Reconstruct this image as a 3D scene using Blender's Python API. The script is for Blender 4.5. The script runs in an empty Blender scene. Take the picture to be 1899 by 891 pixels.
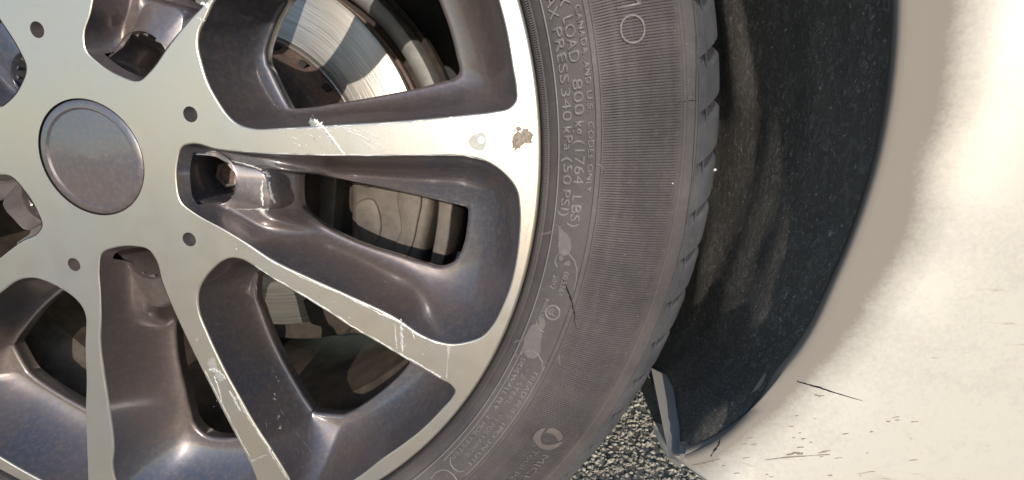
import bpy, bmesh, math, random
import numpy as np
from mathutils import Matrix, Vector, noise
from mathutils.geometry import delaunay_2d_cdt
random.seed(4)
SC = bpy.context.scene
COL = SC.collection

# ------------------------------------------------------------------ camera
# Everything about the wheel is measured in millimetres in the wheel's own frame:
# x to the right, y up, z out of the wheel face.  W() turns that into world metres.
F, CX, CY, CZ, R1, R2 = 800.0, 266.17, 8.79, 225.08, -0.233633, 0.10458
AX = -14.08                                  # direction of the twin spoke with the lug bolt

def W(x, y, z):
    return Vector((x / 1000.0, -z / 1000.0, y / 1000.0))

th = math.hypot(R1, R2)
RM = np.array(Matrix.Rotation(th, 3, Vector((R1, R2, 0)) / th))
Q = np.array([[1, 0, 0], [0, 0, -1], [0, 1, 0]], float)      # wheel axes -> world axes
cam_data = bpy.data.cameras.new('camera')
cam = bpy.data.objects.new('camera', cam_data)
COL.objects.link(cam)
m3 = Matrix([list(r) for r in (Q @ RM)])
cam.matrix_world = Matrix.Translation(W(CX, CY, CZ)) @ m3.to_4x4()
cam_data.sensor_width = 36
cam_data.lens = 36 * F / 1899.0
cam_data.clip_start = 0.01
cam_data.clip_end = 400
SC.camera = cam

# ------------------------------------------------------------------ sky, sun, exposure
SUN_FROM = Vector((0.11, -1.0, 0.20)).normalized()      # direction towards the sun (world)
world = bpy.data.worlds.new('World')
SC.world = world
world.use_nodes = True
nt = world.node_tree
bg = nt.nodes['Background']
sky = nt.nodes.new('ShaderNodeTexSky')
sky.sky_type = 'NISHITA'
sky.dust_density = 0.4
sky.ozone_density = 3.0
sky.sun_disc = False
sky.sun_elevation = math.asin(SUN_FROM.z)
sky.sun_rotation = math.atan2(SUN_FROM.x, SUN_FROM.y)
nt.links.new(sky.outputs[0], bg.inputs[0])
bg.inputs[1].default_value = 0.15
sl = bpy.data.lights.new('sun', 'SUN')
sl.energy = 2.15
sl.angle = math.radians(0.5)
sl.color = (1.0, 0.925, 0.83)
so = bpy.data.objects.new('sun', sl)
so.rotation_euler = (-SUN_FROM).to_track_quat('-Z', 'Y').to_euler()
so.location = (-1, -3, 3)
COL.objects.link(so)
SC.view_settings.view_transform = 'Standard'
SC.view_settings.look = 'None'
SC.view_settings.exposure = 0.6
SC.view_settings.gamma = 1.0
SC.view_settings.use_curve_mapping = False
SC.cycles.max_bounces = 6

# ------------------------------------------------------------------ measuring helpers
def ray(px, py, z):
    """wheel coordinates of the point seen at photo position (px, py) lying at depth z"""
    d = RM @ np.array([(px - 950.5) / F, -(py - 448.0) / F, -1.0])
    t = -(CZ - z) / d[2]
    return (CX + t * d[0], CY + t * d[1])

def pol(r, a):
    return (r * math.cos(math.radians(a)), r * math.sin(math.radians(a)))

def rot2(p, a):
    c, s = math.cos(math.radians(a)), math.sin(math.radians(a))
    return (c * p[0] - s * p[1], s * p[0] + c * p[1])

def mirror(p, a):
    c, s = math.cos(math.radians(2 * a)), math.sin(math.radians(2 * a))
    return (c * p[0] + s * p[1], s * p[0] - c * p[1])

def smooth_closed(keys, n):
    """centripetal-ish Catmull-Rom through closed key points, n samples per span"""
    K = np.array(keys, float)
    N = len(K)
    out = []
    for i in range(N):
        p0, p1, p2, p3 = K[i - 1], K[i], K[(i + 1) % N], K[(i + 2) % N]
        d1 = max(np.linalg.norm((p1 - p0)[:2]), 1e-3)
        d2 = max(np.linalg.norm((p2 - p1)[:2]), 1e-3)
        d3 = max(np.linalg.norm((p3 - p2)[:2]), 1e-3)
        m1 = ((p1 - p0) / d1 * d2 + (p2 - p1) / d2 * d1) / (d1 + d2) * d2
        m2 = ((p2 - p1) / d2 * d3 + (p3 - p2) / d3 * d2) / (d2 + d3) * d2
        for k in range(n):
            t = k / n
            h00 = 2 * t**3 - 3 * t**2 + 1
            h10 = t**3 - 2 * t**2 + t
            h01 = -2 * t**3 + 3 * t**2
            h11 = t**3 - t**2
            out.append(h00 * p1 + h10 * m1 + h01 * p2 + h11 * m2)
    return np.array(out)

# ------------------------------------------------------------------ object helpers
def mesh_obj(name, verts, faces, mat, parent=None, smooth=True, conv=True):
    me = bpy.data.meshes.new(name)
    vs = [W(*v) for v in verts] if conv else verts
    me.from_pydata(vs, [], faces)
    if mat:
        for m in (mat if isinstance(mat, (list, tuple)) else [mat]):
            me.materials.append(m)
    if smooth:
        me.shade_smooth()
    me.update()
    o = bpy.data.objects.new(name, me)
    COL.objects.link(o)
    if parent is not None:
        o.parent = parent
    return o

def fix_normals(o):
    bm = bmesh.new()
    bm.from_mesh(o.data)
    bmesh.ops.recalc_face_normals(bm, faces=bm.faces)
    bm.to_mesh(o.data)
    bm.free()
    return o

def sharp(o, deg=35):
    me = o.data
    me.shade_smooth()
    me.set_sharp_from_angle(angle=math.radians(deg))
    return o

def empty(name, loc=(0, 0, 0)):
    o = bpy.data.objects.new(name, None)
    o.location = loc
    o.empty_display_size = 0.02
    COL.objects.link(o)
    return o

def tag(o, label=None, cat=None, group=None, kind=None):
    if label: o['label'] = label
    if cat: o['category'] = cat
    if group: o['group'] = group
    if kind: o['kind'] = kind
    return o

def loft(rings, closed=True):
    n = len(rings[0])
    V, Fc = [], []
    for r in rings:
        V += [tuple(p) for p in r]
    for i in range(len(rings) - 1):
        for j in range(n if closed else n - 1):
            k = (j + 1) % n
            Fc.append((i * n + j, i * n + k, (i + 1) * n + k, (i + 1) * n + j))
    return V, Fc

def revolve(profile, seg=360, a0=0.0, a1=360.0, centre=(0, 0)):
    full = abs(a1 - a0 - 360) < 1e-6
    n = seg if full else seg + 1
    rings = []
    for (r, z) in profile:
        ring = []
        for i in range(n):
            a = math.radians(a0 + (a1 - a0) * i / seg)
            ring.append((centre[0] + r * math.cos(a), centre[1] + r * math.sin(a), z))
        rings.append(ring)
    return loft(rings, full)

def add_revolve(name, profile, mat, parent=None, seg=360, smooth_deg=35, **kw):
    V, Fc = revolve(profile, seg, **kw)
    o = mesh_obj(name, V, Fc, mat, parent)
    fix_normals(o)
    return sharp(o, smooth_deg)

def bevel_mesh(o, width, segs=2, ang=30):
    bm = bmesh.new()
    bm.from_mesh(o.data)
    es = [e for e in bm.edges if len(e.link_faces) == 2 and e.calc_face_angle(0) > math.radians(ang)]
    bmesh.ops.bevel(bm, geom=es, offset=width, segments=segs, profile=0.5, affect='EDGES', clamp_overlap=True)
    bmesh.ops.recalc_face_normals(bm, faces=bm.faces)
    bm.to_mesh(o.data)
    bm.free()
    return sharp(o, 40)

def prism(name, poly, z0, z1, mat, parent=None, bev=0.0):
    n = len(poly)
    V = [(p[0], p[1], z1) for p in poly] + [(p[0], p[1], z0) for p in poly]
    Fc = [tuple(range(n)), tuple(range(2 * n - 1, n - 1, -1))]
    Fc += [(i, i + n, (i + 1) % n + n, (i + 1) % n) for i in range(n)]
    o = mesh_obj(name, V, Fc, mat, parent, smooth=False)
    fix_normals(o)
    if bev:
        bevel_mesh(o, bev / 1000.0, 3)
    return o

# ------------------------------------------------------------------ materials
def new_mat(name):
    m = bpy.data.materials.new(name)
    m.use_nodes = True
    n = m.node_tree
    b = n.nodes['Principled BSDF']
    return m, n, b

def N(n, typ, **kw):
    x = n.nodes.new(typ)
    for k, v in kw.items():
        setattr(x, k, v)
    return x

def noise_tex(n, scale, detail=6, rough=0.55, vec=None, dist=0.0):
    t = N(n, 'ShaderNodeTexNoise')
    t.inputs['Scale'].default_value = scale
    t.inputs['Detail'].default_value = detail
    t.inputs['Roughness'].default_value = rough
    t.inputs['Distortion'].default_value = dist
    if vec is not None:
        n.links.new(vec, t.inputs['Vector'])
    return t

def ramp(n, fac, stops):
    r = N(n, 'ShaderNodeValToRGB')
    el = r.color_ramp.elements
    while len(el) < len(stops):
        el.new(0.5)
    for e, (p, c) in zip(el, stops):
        e.position = p
        e.color = tuple(c) + (1,) if len(c) == 3 else c
    n.links.new(fac, r.inputs[0])
    return r

def mixc(n, fac, a, b, mode='MIX'):
    x = N(n, 'ShaderNodeMix', data_type='RGBA', blend_type=mode)
    for sock, v in ((x.inputs[0], fac), (x.inputs[6], a), (x.inputs[7], b)):
        if hasattr(v, 'links') or hasattr(v, 'is_output'):
            n.links.new(v, sock)
        elif isinstance(v, (int, float)):
            sock.default_value = v
        else:
            sock.default_value = tuple(v) + (1,) if len(v) == 3 else v
    return x.outputs[2]

def bump(n, b, height, strength, dist):
    x = N(n, 'ShaderNodeBump')
    x.inputs['Strength'].default_value = strength
    x.inputs['Distance'].default_value = dist
    n.links.new(height, x.inputs['Height'])
    n.links.new(x.outputs[0], b.inputs['Normal'])
    return x

def geo_pos(n):
    """world position: the wheel is never moved so it does as an object coordinate for all of it"""
    return N(n, 'ShaderNodeNewGeometry').outputs['Position']

def grey(v): return (v, v, v)

def mat_painted():
    m, n, b = new_mat('dusty_dark_grey_paint')
    p = geo_pos(n)
    big = noise_tex(n, 11, 3, 0.5, p)
    fine = noise_tex(n, 300, 10, 0.8, p)
    speck = noise_tex(n, 900, 3, 0.6, p)
    base = mixc(n, ramp(n, big.outputs[0], [(0.40, grey(0)), (0.60, grey(1))]).outputs[0], (0.108, 0.110, 0.134), (0.172, 0.134, 0.122))
    f2 = ramp(n, fine.outputs[0], [(0.47, grey(0)), (0.64, grey(0.8))])
    base2 = mixc(n, f2.outputs[0], base, (0.225, 0.172, 0.150))
    mixn = N(n, 'ShaderNodeMath', operation='MULTIPLY')
    n.links.new(ramp(n, speck.outputs[0], [(0.70, grey(0)), (0.76, grey(1))]).outputs[0], mixn.inputs[0])
    mixn.inputs[1].default_value = 0.35
    base3 = mixc(n, mixn.outputs[0], base2, (0.36, 0.32, 0.28))
    n.links.new(base3, b.inputs['Base Color'])
    b.inputs['Metallic'].default_value = 0.45
    rr = ramp(n, fine.outputs[0], [(0.3, grey(0.30)), (0.75, grey(0.50))])
    n.links.new(rr.outputs[0], b.inputs['Roughness'])
    b.inputs['Coat Weight'].default_value = 1.0
    b.inputs['Coat IOR'].default_value = 1.7
    b.inputs['Coat Roughness'].default_value = 0.13
    cw = ramp(n, fine.outputs[0], [(0.40, grey(1)), (0.66, grey(0.25))])
    n.links.new(cw.outputs[0], b.inputs['Coat Weight'])
    bump(n, b, fine.outputs[0], 0.2, 0.0006)
    return m

def mat_machined(name='machined_alloy', bright=1.08, rough=0.38):
    m, n, b = new_mat(name)
    p = geo_pos(n)
    # fine turning marks around the hub
    sx = N(n, 'ShaderNodeSeparateXYZ'); n.links.new(p, sx.inputs[0])
    cmb = N(n, 'ShaderNodeCombineXYZ'); n.links.new(sx.outputs[0], cmb.inputs[0]); n.links.new(sx.outputs[2], cmb.inputs[1])
    ln = N(n, 'ShaderNodeVectorMath', operation='LENGTH'); n.links.new(cmb.outputs[0], ln.inputs[0])
    rings = N(n, 'ShaderNodeTexNoise', noise_dimensions='1D')
    rings.inputs['Scale'].default_value = 2600
    rings.inputs['Detail'].default_value = 3
    n.links.new(ln.outputs['Value'], rings.inputs['W'])
    big = noise_tex(n, 9, 5, 0.6, p)
    mid = noise_tex(n, 70, 6, 0.65, p)
    fine = noise_tex(n, 800, 5, 0.7, p)
    c = mixc(n, ramp(n, big.outputs[0], [(0.36, grey(0)), (0.66, grey(1))]).outputs[0],
             tuple(bright * v for v in (0.58, 0.50, 0.395)), tuple(bright * v for v in (0.52, 0.49, 0.45)))
    c = mixc(n, ramp(n, mid.outputs[0], [(0.52, grey(0)), (0.80, grey(0.3))]).outputs[0], c, tuple(bright * v for v in (0.47, 0.42, 0.35)))
    pits = ramp(n, fine.outputs[0], [(0.71, grey(0)), (0.76, grey(0.6))])
    c = mixc(n, pits.outputs[0], c, (0.26, 0.20, 0.15))
    n.links.new(c, b.inputs['Base Color'])
    b.inputs['Metallic'].default_value = 0.8
    rr = ramp(n, mid.outputs[0], [(0.3, grey(rough - 0.02)), (0.7, grey(rough + 0.05))])
    n.links.new(rr.outputs[0], b.inputs['Roughness'])
    ad = N(n, 'ShaderNodeMath', operation='ADD')
    n.links.new(rings.outputs[0], ad.inputs[0]); n.links.new(fine.outputs[0], ad.inputs[1])
    bump(n, b, ad.outputs[0], 0.14, 0.0003)
    return m

def mat_rubber(name='dusty_rubber', base=(0.068, 0.056, 0.054), dust=(0.120, 0.099, 0.092), rough=0.62):
    m, n, b = new_mat(name)
    p = geo_pos(n)
    big = noise_tex(n, 22, 6, 0.65, p)
    fine = noise_tex(n, 420, 8, 0.7, p)
    c = mixc(n, ramp(n, big.outputs[0], [(0.35, grey(0)), (0.7, grey(1))]).outputs[0], base, dust)
    c = mixc(n, ramp(n, fine.outputs[0], [(0.55, grey(0)), (0.72, grey(0.55))]).outputs[0], c, tuple(v * 1.5 for v in dust))
    n.links.new(c, b.inputs['Base Color'])
    rr = ramp(n, fine.outputs[0], [(0.3, grey(rough - 0.1)), (0.7, grey(rough + 0.12))])
    n.links.new(rr.outputs[0], b.inputs['Roughness'])
    bump(n, b, fine.outputs[0], 0.25, 0.0004)
    return m

def mat_simple(name, col, rough=0.6, metal=0.0, var=0.35, scale=120, bumpd=0.0004, col2=None, bs=0.3):
    m, n, b = new_mat(name)
    p = geo_pos(n)
    t = noise_tex(n, scale, 7, 0.68, p)
    t2 = noise_tex(n, scale * 0.13, 4, 0.6, p)
    a = tuple(v * (1 - var) for v in col)
    z = col2 or tuple(min(1, v * (1 + var)) for v in col)
    c = mixc(n, ramp(n, t.outputs[0], [(0.35, grey(0)), (0.68, grey(1))]).outputs[0], a, z)
    c = mixc(n, ramp(n, t2.outputs[0], [(0.4, grey(0)), (0.7, grey(0.5))]).outputs[0], c, z)
    n.links.new(c, b.inputs['Base Color'])
    b.inputs['Roughness'].default_value = rough
    b.inputs['Metallic'].default_value = metal
    if bumpd:
        bump(n, b, t.outputs[0], bs, bumpd)
    return m

def mat_disc():
    m, n, b = new_mat('brushed_disc_steel')
    p = geo_pos(n)
    sx = N(n, 'ShaderNodeSeparateXYZ'); n.links.new(p, sx.inputs[0])
    a1 = N(n, 'ShaderNodeMath', operation='ADD'); n.links.new(sx.outputs[0], a1.inputs[0]); a1.inputs[1].default_value = 0.014
    a2 = N(n, 'ShaderNodeMath', operation='ADD'); n.links.new(sx.outputs[2], a2.inputs[0]); a2.inputs[1].default_value = 0.009
    cmb = N(n, 'ShaderNodeCombineXYZ'); n.links.new(a1.outputs[0], cmb.inputs[0]); n.links.new(a2.outputs[0], cmb.inputs[1])
    ln = N(n, 'ShaderNodeVectorMath', operation='LENGTH'); n.links.new(cmb.outputs[0], ln.inputs[0])
    ang = N(n, 'ShaderNodeMath', operation='ARCTAN2'); n.links.new(a2.outputs[0], ang.inputs[0]); n.links.new(a1.outputs[0], ang.inputs[1])
    am = N(n, 'ShaderNodeMath', operation='MULTIPLY'); n.links.new(ang.outputs[0], am.inputs[0]); am.inputs[1].default_value = 0.004
    c2 = N(n, 'ShaderNodeCombineXYZ'); n.links.new(ln.outputs['Value'], c2.inputs[0]); n.links.new(am.outputs[0], c2.inputs[1])
    rg = noise_tex(n, 520, 4, 0.6, c2.outputs[0])
    rg2 = noise_tex(n, 110, 3, 0.6, c2.outputs[0])
    c = mixc(n, ramp(n, rg.outputs[0], [(0.35, grey(0)), (0.7, grey(1))]).outputs[0], (0.30, 0.28, 0.255), (0.52, 0.49, 0.45))
    c = mixc(n, ramp(n, rg2.outputs[0], [(0.45, grey(0)), (0.65, grey(0.6))]).outputs[0], c, (0.50, 0.45, 0.37))
    n.links.new(c, b.inputs['Base Color'])
    b.inputs['Metallic'].default_value = 0.8
    b.inputs['Roughness'].default_value = 0.38
    bump(n, b, rg.outputs[0], 0.6, 0.0004)
    return m

def mat_liner():
    m, n, b = new_mat('felt_liner')
    p = geo_pos(n)
    mp = N(n, 'ShaderNodeMapping'); n.links.new(p, mp.inputs[0])
    mp.inputs['Scale'].default_value = (1.6, 0.7, 0.55)
    big = noise_tex(n, 26, 5, 0.65, mp.outputs[0], 0.6)
    fib = noise_tex(n, 330, 8, 0.75, mp.outputs[0], 1.2)
    sp = noise_tex(n, 620, 4, 0.7, mp.outputs[0], 0.8)
    c = mixc(n, ramp(n, big.outputs[0], [(0.30, grey(0)), (0.8, grey(1))]).outputs[0], (0.100, 0.088, 0.076), (0.180, 0.158, 0.126))
    c = mixc(n, ramp(n, fib.outputs[0], [(0.50, grey(0)), (0.66, grey(0.8))]).outputs[0], c, (0.32, 0.295, 0.26))
    c = mixc(n, ramp(n, sp.outputs[0], [(0.62, grey(0)), (0.68, grey(1))]).outputs[0], c, (0.62, 0.60, 0.57))
    n.links.new(c, b.inputs['Base Color'])
    b.inputs['Roughness'].default_value = 0.82
    bump(n, b, fib.outputs[0], 0.9, 0.0022)
    return m

def mat_body():
    m, n, b = new_mat('cream_white_paint')
    p = geo_pos(n)
    att = N(n, 'ShaderNodeAttribute', attribute_name='dirt')
    fine = noise_tex(n, 420, 8, 0.75, p)
    mid = noise_tex(n, 70, 6, 0.7, p)
    mp = N(n, 'ShaderNodeMapping'); n.links.new(p, mp.inputs[0]); mp.inputs['Scale'].default_value = (0.16, 0.5, 1.0)
    streak = noise_tex(n, 260, 5, 0.65, mp.outputs[0])
    ad = N(n, 'ShaderNodeMath', operation='MULTIPLY_ADD')
    n.links.new(mid.outputs[0], ad.inputs[0]); ad.inputs[1].default_value = 0.28
    n.links.new(att.outputs['Fac'], ad.inputs[2])
    ad2 = N(n, 'ShaderNodeMath', operation='MULTIPLY_ADD')
    n.links.new(fine.outputs[0], ad2.inputs[0]); ad2.inputs[1].default_value = 0.5
    n.links.new(ad.outputs[0], ad2.inputs[2])
    f = ramp(n, ad2.outputs[0], [(0.42, grey(0)), (1.30, grey(0.95))])
    c = mixc(n, f.outputs[0], (0.62, 0.565, 0.48), (0.25, 0.21, 0.17))
    cwr = ramp(n, att.outputs['Fac'], [(0.05, grey(0.5)), (0.5, grey(0.0))])
    n.links.new(cwr.outputs[0], b.inputs['Coat Weight'])
    rwr = ramp(n, att.outputs['Fac'], [(0.05, grey(0.36)), (0.6, grey(0.8))])
    n.links.new(rwr.outputs[0], b.inputs['Roughness'])
    c = mixc(n, ramp(n, streak.outputs[0], [(0.66, grey(0)), (0.72, grey(0.55))]).outputs[0], c, (0.34, 0.27, 0.20))
    n.links.new(c, b.inputs['Base Color'])
    b.inputs['Roughness'].default_value = 0.38
    b.inputs['Coat Weight'].default_value = 0.5
    b.inputs['Coat Roughness'].default_value = 0.12
    bump(n, b, fine.outputs[0], 0.08, 0.0004)
    return m

def mat_ground():
    m, n, b = new_mat('weathered_asphalt')
    p = geo_pos(n)
    v = N(n, 'ShaderNodeTexVoronoi'); v.inputs['Scale'].default_value = 130
    n.links.new(p, v.inputs['Vector'])
    big = noise_tex(n, 6, 6, 0.6, p)
    c = mixc(n, v.outputs['Color'], (0.30, 0.27, 0.22), (0.46, 0.42, 0.35))
    c = mixc(n, ramp(n, v.outputs['Distance'], [(0.35, grey(0)), (0.8, grey(.7))]).outputs[0], c, (0.14, 0.125, 0.10))
    c = mixc(n, ramp(n, big.outputs[0], [(0.35, grey(0)), (0.7, grey(0.5))]).outputs[0], c, (0.20, 0.18, 0.145))
    n.links.new(c, b.inputs['Base Color'])
    b.inputs['Roughness'].default_value = 0.9
    bump(n, b, v.outputs['Distance'], -0.8, 0.004)
    return m

M_PAINT = mat_painted()
M_FACE = mat_machined()
M_EDGE = mat_machined('bare_metal_edge', 1.25, 0.34)
M_RUB = mat_rubber()
M_RIB = mat_rubber('rib_rubber', (0.060, 0.050, 0.049), (0.098, 0.082, 0.079), 0.5)
M_TREAD = mat_rubber('tread_rubber', (0.068, 0.066, 0.069), (0.125, 0.121, 0.122), 0.45)
M_LETTER_LIT = mat_rubber('lit_letter_rubber', (0.165, 0.145, 0.140), (0.23, 0.205, 0.198), 0.4)  # lighter than the sidewall: paints in highlights on the raised letters
M_SCUFF = mat_rubber('scuffed_rubber', (0.13, 0.108, 0.100), (0.19, 0.162, 0.150), 0.5)
M_GAP = mat_simple('bead_rubber', (0.030, 0.026, 0.026), 0.7)
M_CRACK = mat_simple('crack_black', (0.008, 0.008, 0.008), 0.9, bumpd=0)
M_BARREL = mat_simple('brake_dusted_alloy', (0.150, 0.120, 0.092), 0.46, 0.55, 0.4, 60, 0.0003)
M_DISC = mat_disc()
M_HAT = mat_simple('rusty_disc_hat', (0.165, 0.110, 0.090), 0.75, 0.15, 0.35, 150, 0.0006)
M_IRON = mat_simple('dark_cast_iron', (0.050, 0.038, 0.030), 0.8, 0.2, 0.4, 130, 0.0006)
M_CAL = mat_simple('dusty_cast_aluminium', (0.165, 0.140, 0.118), 0.6, 0.35, 0.22, 90, 0.0009, bs=0.5)
M_SHIELD = mat_simple('grey_shield_metal', (0.22, 0.215, 0.20), 0.6, 0.3, 0.3, 60, 0.0004)
M_BLACK = mat_simple('dark_plastic', (0.020, 0.020, 0.021), 0.7, 0, 0.3, 80, 0.0004)
M_BOLT = mat_simple('brown_dusted_bolt', (0.27, 0.24, 0.22), 0.45, 0.6, 0.25, 300, 0.0003)
M_LINER = mat_liner()
M_BODY = mat_body()
M_FLAP = mat_simple('dusty_grey_plastic', (0.34, 0.32, 0.285), 0.6, 0, 0.35, 200, 0.0006)
M_FLAP2 = mat_simple('blue_grey_plastic', (0.085, 0.092, 0.11), 0.4, 0, 0.2, 120, 0.0003)
M_GROUND = mat_ground()
M_CORR = mat_simple('corroded_alloy', (0.36, 0.29, 0.225), 0.75, 0.3, 0.4, 700, 0.001, bs=0.9)
M_CHIP = mat_simple('white_chip', (0.82, 0.80, 0.76), 0.5, 0.1, 0.1, 500, 0.0002)
M_SCR = mat_simple('scratched_bare_alloy', (0.66, 0.64, 0.60), 0.42, 0.55, 0.2, 900, 0.0006, bs=0.6)
M_GOUGE = mat_simple('gouged_metal', (0.30, 0.31, 0.29), 0.45, 0.4, 0.45, 600, 0.001, bs=0.8)
M_GRIME = mat_simple('grey_grime', (0.40, 0.385, 0.35), 0.55, 0.4, 0.2, 300, 0.0003)
M_SCRP = mat_simple('scuffed_paint', (0.21, 0.21, 0.22), 0.5, 0.3, 0.3, 700, 0.0006)

# ================================================================== GROUND
gy = -362.0
gv, gf = [], []
gx = [-30000, -6000, -1500, -600, 0, 300, 600, 900, 1500, 6000, 30000]
gz = [30000, 6000, 1500, 600, 300, 0, -200, -400, -700, -1500, -6000, -30000]
for z in gz:
    for x in gx:
        gv.append((x, gy, z))
for j in range(len(gz) - 1):
    for i in range(len(gx) - 1):
        a = j * len(gx) + i
        gf.append((a, a + 1, a + 1 + len(gx), a + len(gx)))
ground = mesh_obj('ground', gv, gf, M_GROUND)
fix_normals(ground)
tag(ground, 'coarse grey beige asphalt under and beside the tyre', kind='structure')

M_STONE = []
for k, c in enumerate(((0.50, 0.44, 0.35), (0.44, 0.39, 0.31), (0.55, 0.49, 0.40), (0.38, 0.335, 0.265))):
    M_STONE.append(mat_simple('asphalt_chipping_tone', c, 0.85, 0, 0.3, 160 + 20 * k, 0.0006))
V, Fc, mi = [], [], []
ico = bmesh.new(); bmesh.ops.create_icosphere(ico, subdivisions=1, radius=1)
iv = [v.co.copy() for v in ico.verts]; fi = [tuple(v.index for v in f.verts) for f in ico.faces]; ico.free()
rg = random.Random(9)
for k in range(17000):
    x = rg.uniform(225, 640); z = rg.uniform(-760, -60)
    s = rg.uniform(1.8, 5.0) * (0.8 + 0.4 * rg.random())
    R = Matrix.Rotation(rg.uniform(0, 6.3), 3, Vector((rg.uniform(-1, 1), rg.uniform(-1, 1), rg.uniform(-1, 1))).normalized())
    b0 = len(V)
    sc = Vector((s * rg.uniform(.7, 1.2), s * rg.uniform(.5, .9), s * rg.uniform(.7, 1.2)))
    for v in iv:
        w = Vector((v.x * sc.x, v.y * sc.y, v.z * sc.z)) * rg.uniform(0.82, 1.12)
        w = R @ w
        V.append((x + w.x, gy - s * 0.36 + w.y, z + w.z))
    mm = rg.choice((0, 0, 1, 1, 2, 3))
    for f in fi:
        Fc.append(tuple(b0 + q for q in f)); mi.append(mm)
chip = mesh_obj('asphalt_chippings', V, Fc, M_STONE, smooth=False)
chip.data.polygons.foreach_set('material_index', mi)
tag(chip, 'small beige and grey stone chippings set in the asphalt', kind='stuff')

# ================================================================== WHEEL
wheel = empty('wheel_assembly', W(0, gy, -100))
tag(wheel, 'scuffed twin spoke alloy wheel with dusty road tyre standing on asphalt', 'wheel')
wheel_off = W(0, gy, -100)

def unparent_fix(o):        # children are modelled in world metres; the Empty stands at the wheel's foot
    o.matrix_parent_inverse = Matrix.Translation(-wheel_off)
    return o

rim_parts = []
DZ = -38.0
AZf = [(397,5),(382,37),(370,61),(367.5,87),(374,118),(387,158),(404,189),(422,215),(441,232),(464,240),(518,240),(569,237),(619,234),(750,226),(868,215),(919,209),(946,202),(957.5,188),(957.5,168),(951,128),(941,67),(925.6,5)]
AZb = [(532,5),(520,25),(510,44),(495,87),(494,114),(503,134),(520,170),(532,193),(538,202),(547,204),(586,201),(610,197),(653,190),(750,172),(800,160),(826,153),(838,150),(848,144),(853,134),(848,108),(835,57),(816,5)]
Vf = [(331,300),(340,275),(360,270),(400,280),(450,286),(520,290),(600,292),(700,293),(800,292),(860,293),(900,302),(935,325),(958,355),(964,390),(963,440),(957,490),(945,540),(931,575),(914,607),(895,627),(864,638),(838,641),(811,636),(780,623),(742,597),(646,550),(570,516),(501,482),(461,455),(417,428),(360,396),(338,378),(329,340)]
Vb = [(556,340),(557,330),(560,326),(580,327),(600,329),(619,332),(660,340),(720,352),(784,367),(820,376),(850,383),(868,389),(869,405),(867,425),(864,445),(858,465),(853,476),(845,487),(834,493),(822,497),(805,497),(790,492),(775,488),(767,486),(740,477),(690,462),(650,447),(602,423),(585,410),(569,398),(557,378),(556,362),(556,350)]
BCf = [(367.5,561),(370,540),(380,520),(397,500),(412,488),(431,481.6),(448,484),(475,499),(501.5,517),(586,567),(653,611),(707,642),(765,676),(818,707),(837.6,718),(844.5,728),(839,741),(822,760.5),(784,799),(746,829),(707,856),(673,883)]
BCf2 = [(536,889),(508,843),(471,786),(443,736),(424,702),(404,662),(384,618),(370,581)]
BCb = [(477,560),(475.5,545),(476,530),(479,515),(484,505)]
BCB_POL = [(112,-44),(117,-42.3),(124,-41.3),(131,-40.7),(155,-39.6),(177,-39.3),(193,-39.1),(207,-39.2),(214,-39.6),(217,-40.2),(218.5,-41),(219,-42),(219.3,-43.3),(219.5,-46),(219.5,-49),(219.5,-52),(219.5,-55)]
BCb2 = [(585,769),(579,763),(566,745),(552,722),(530,684),(510,644),(495,608),(484,577)]

def up(lst, z):
    return [ray(px, py, z) for px, py in lst]

PAX = AX + 36
azf, azb = up(AZf, 0), up(AZb, DZ)
close_f = [mirror(p, PAX) for p in (azf[19], azf[17], azf[16], azf[15], azf[14], azf[13], azf[12])]
close_b = [pol(*q) for q in ((216, 30.5), (215.5, 35.2), (213.5, 36.6), (208, 37.4), (196, 37.8), (172, 38.0), (150, 37.6))]
azf = azf + close_f
azb = azb + close_b
QAX = AX - 36
bcf, bcb = up(BCf, 0), up(BCb, DZ) + [pol(*q) for q in BCB_POL]
cf2 = [mirror(bcf[i], QAX) for i in (17, 16, 15, 14)]
b2 = up(BCb2, DZ)
cb2 = [pol(219.3, -57.3), pol(219, -58.3), pol(218.5, -59.1), pol(217.3, -59.8)]
print('BC back', [(round(math.hypot(*p),1), round(math.degrees(math.atan2(p[1],p[0])),1)) for p in b2], [(round(math.hypot(*p),1), round(math.degrees(math.atan2(p[1],p[0])),1)) for p in up([(606,774),(619,766),(700,715),(760,665)],DZ)])
bcf = bcf + cf2 + up(BCf2, 0)
bcb = bcb + cb2 + b2
vf, vb = up(Vf, 0), up(Vb, DZ)
assert len(azf) == len(azb) and len(bcf) == len(bcb) and len(vf) == len(vb), (len(azf), len(azb), len(bcf), len(bcb), len(vf), len(vb))

NS = 5
windows = []      # (type, front, back)
def both(f, b):
    K = [(a[0], a[1], c[0], c[1]) for a, c in zip(f, b)]
    S = smooth_closed(K, NS)
    return S[:, :2], S[:, 2:]
wf = both(azf, azb); windows.append(('P', wf))
wf = both(vf, vb); windows.append(('V', wf)); V0 = wf
wf = both(bcf, bcb); windows.append(('P', wf)); P0 = wf
def rotarr(A, a):
    return np.array([rot2(p, a) for p in A])
for k in (1, 2, 3, 4):
    a = -72 * k
    windows.append(('V', (rotarr(V0[0], a), rotarr(V0[1], a))))
for k in (1, 2, 3):
    a = -72 * k
    windows.append(('P', (rotarr(P0[0], a), rotarr(P0[1], a))))

def outward(A, d):
    """offset a closed outline away from its inside by d"""
    T = np.roll(A, -1, 0) - np.roll(A, 1, 0)
    T /= np.maximum(np.linalg.norm(T, axis=1)[:, None], 1e-9)
    Nn = np.stack([T[:, 1], -T[:, 0]], 1)
    x, y = A[:, 0], A[:, 1]
    area = 0.5 * np.sum(x * np.roll(y, -1) - y * np.roll(x, -1))
    return A + Nn * d * (1 if area > 0 else -1)

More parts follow.
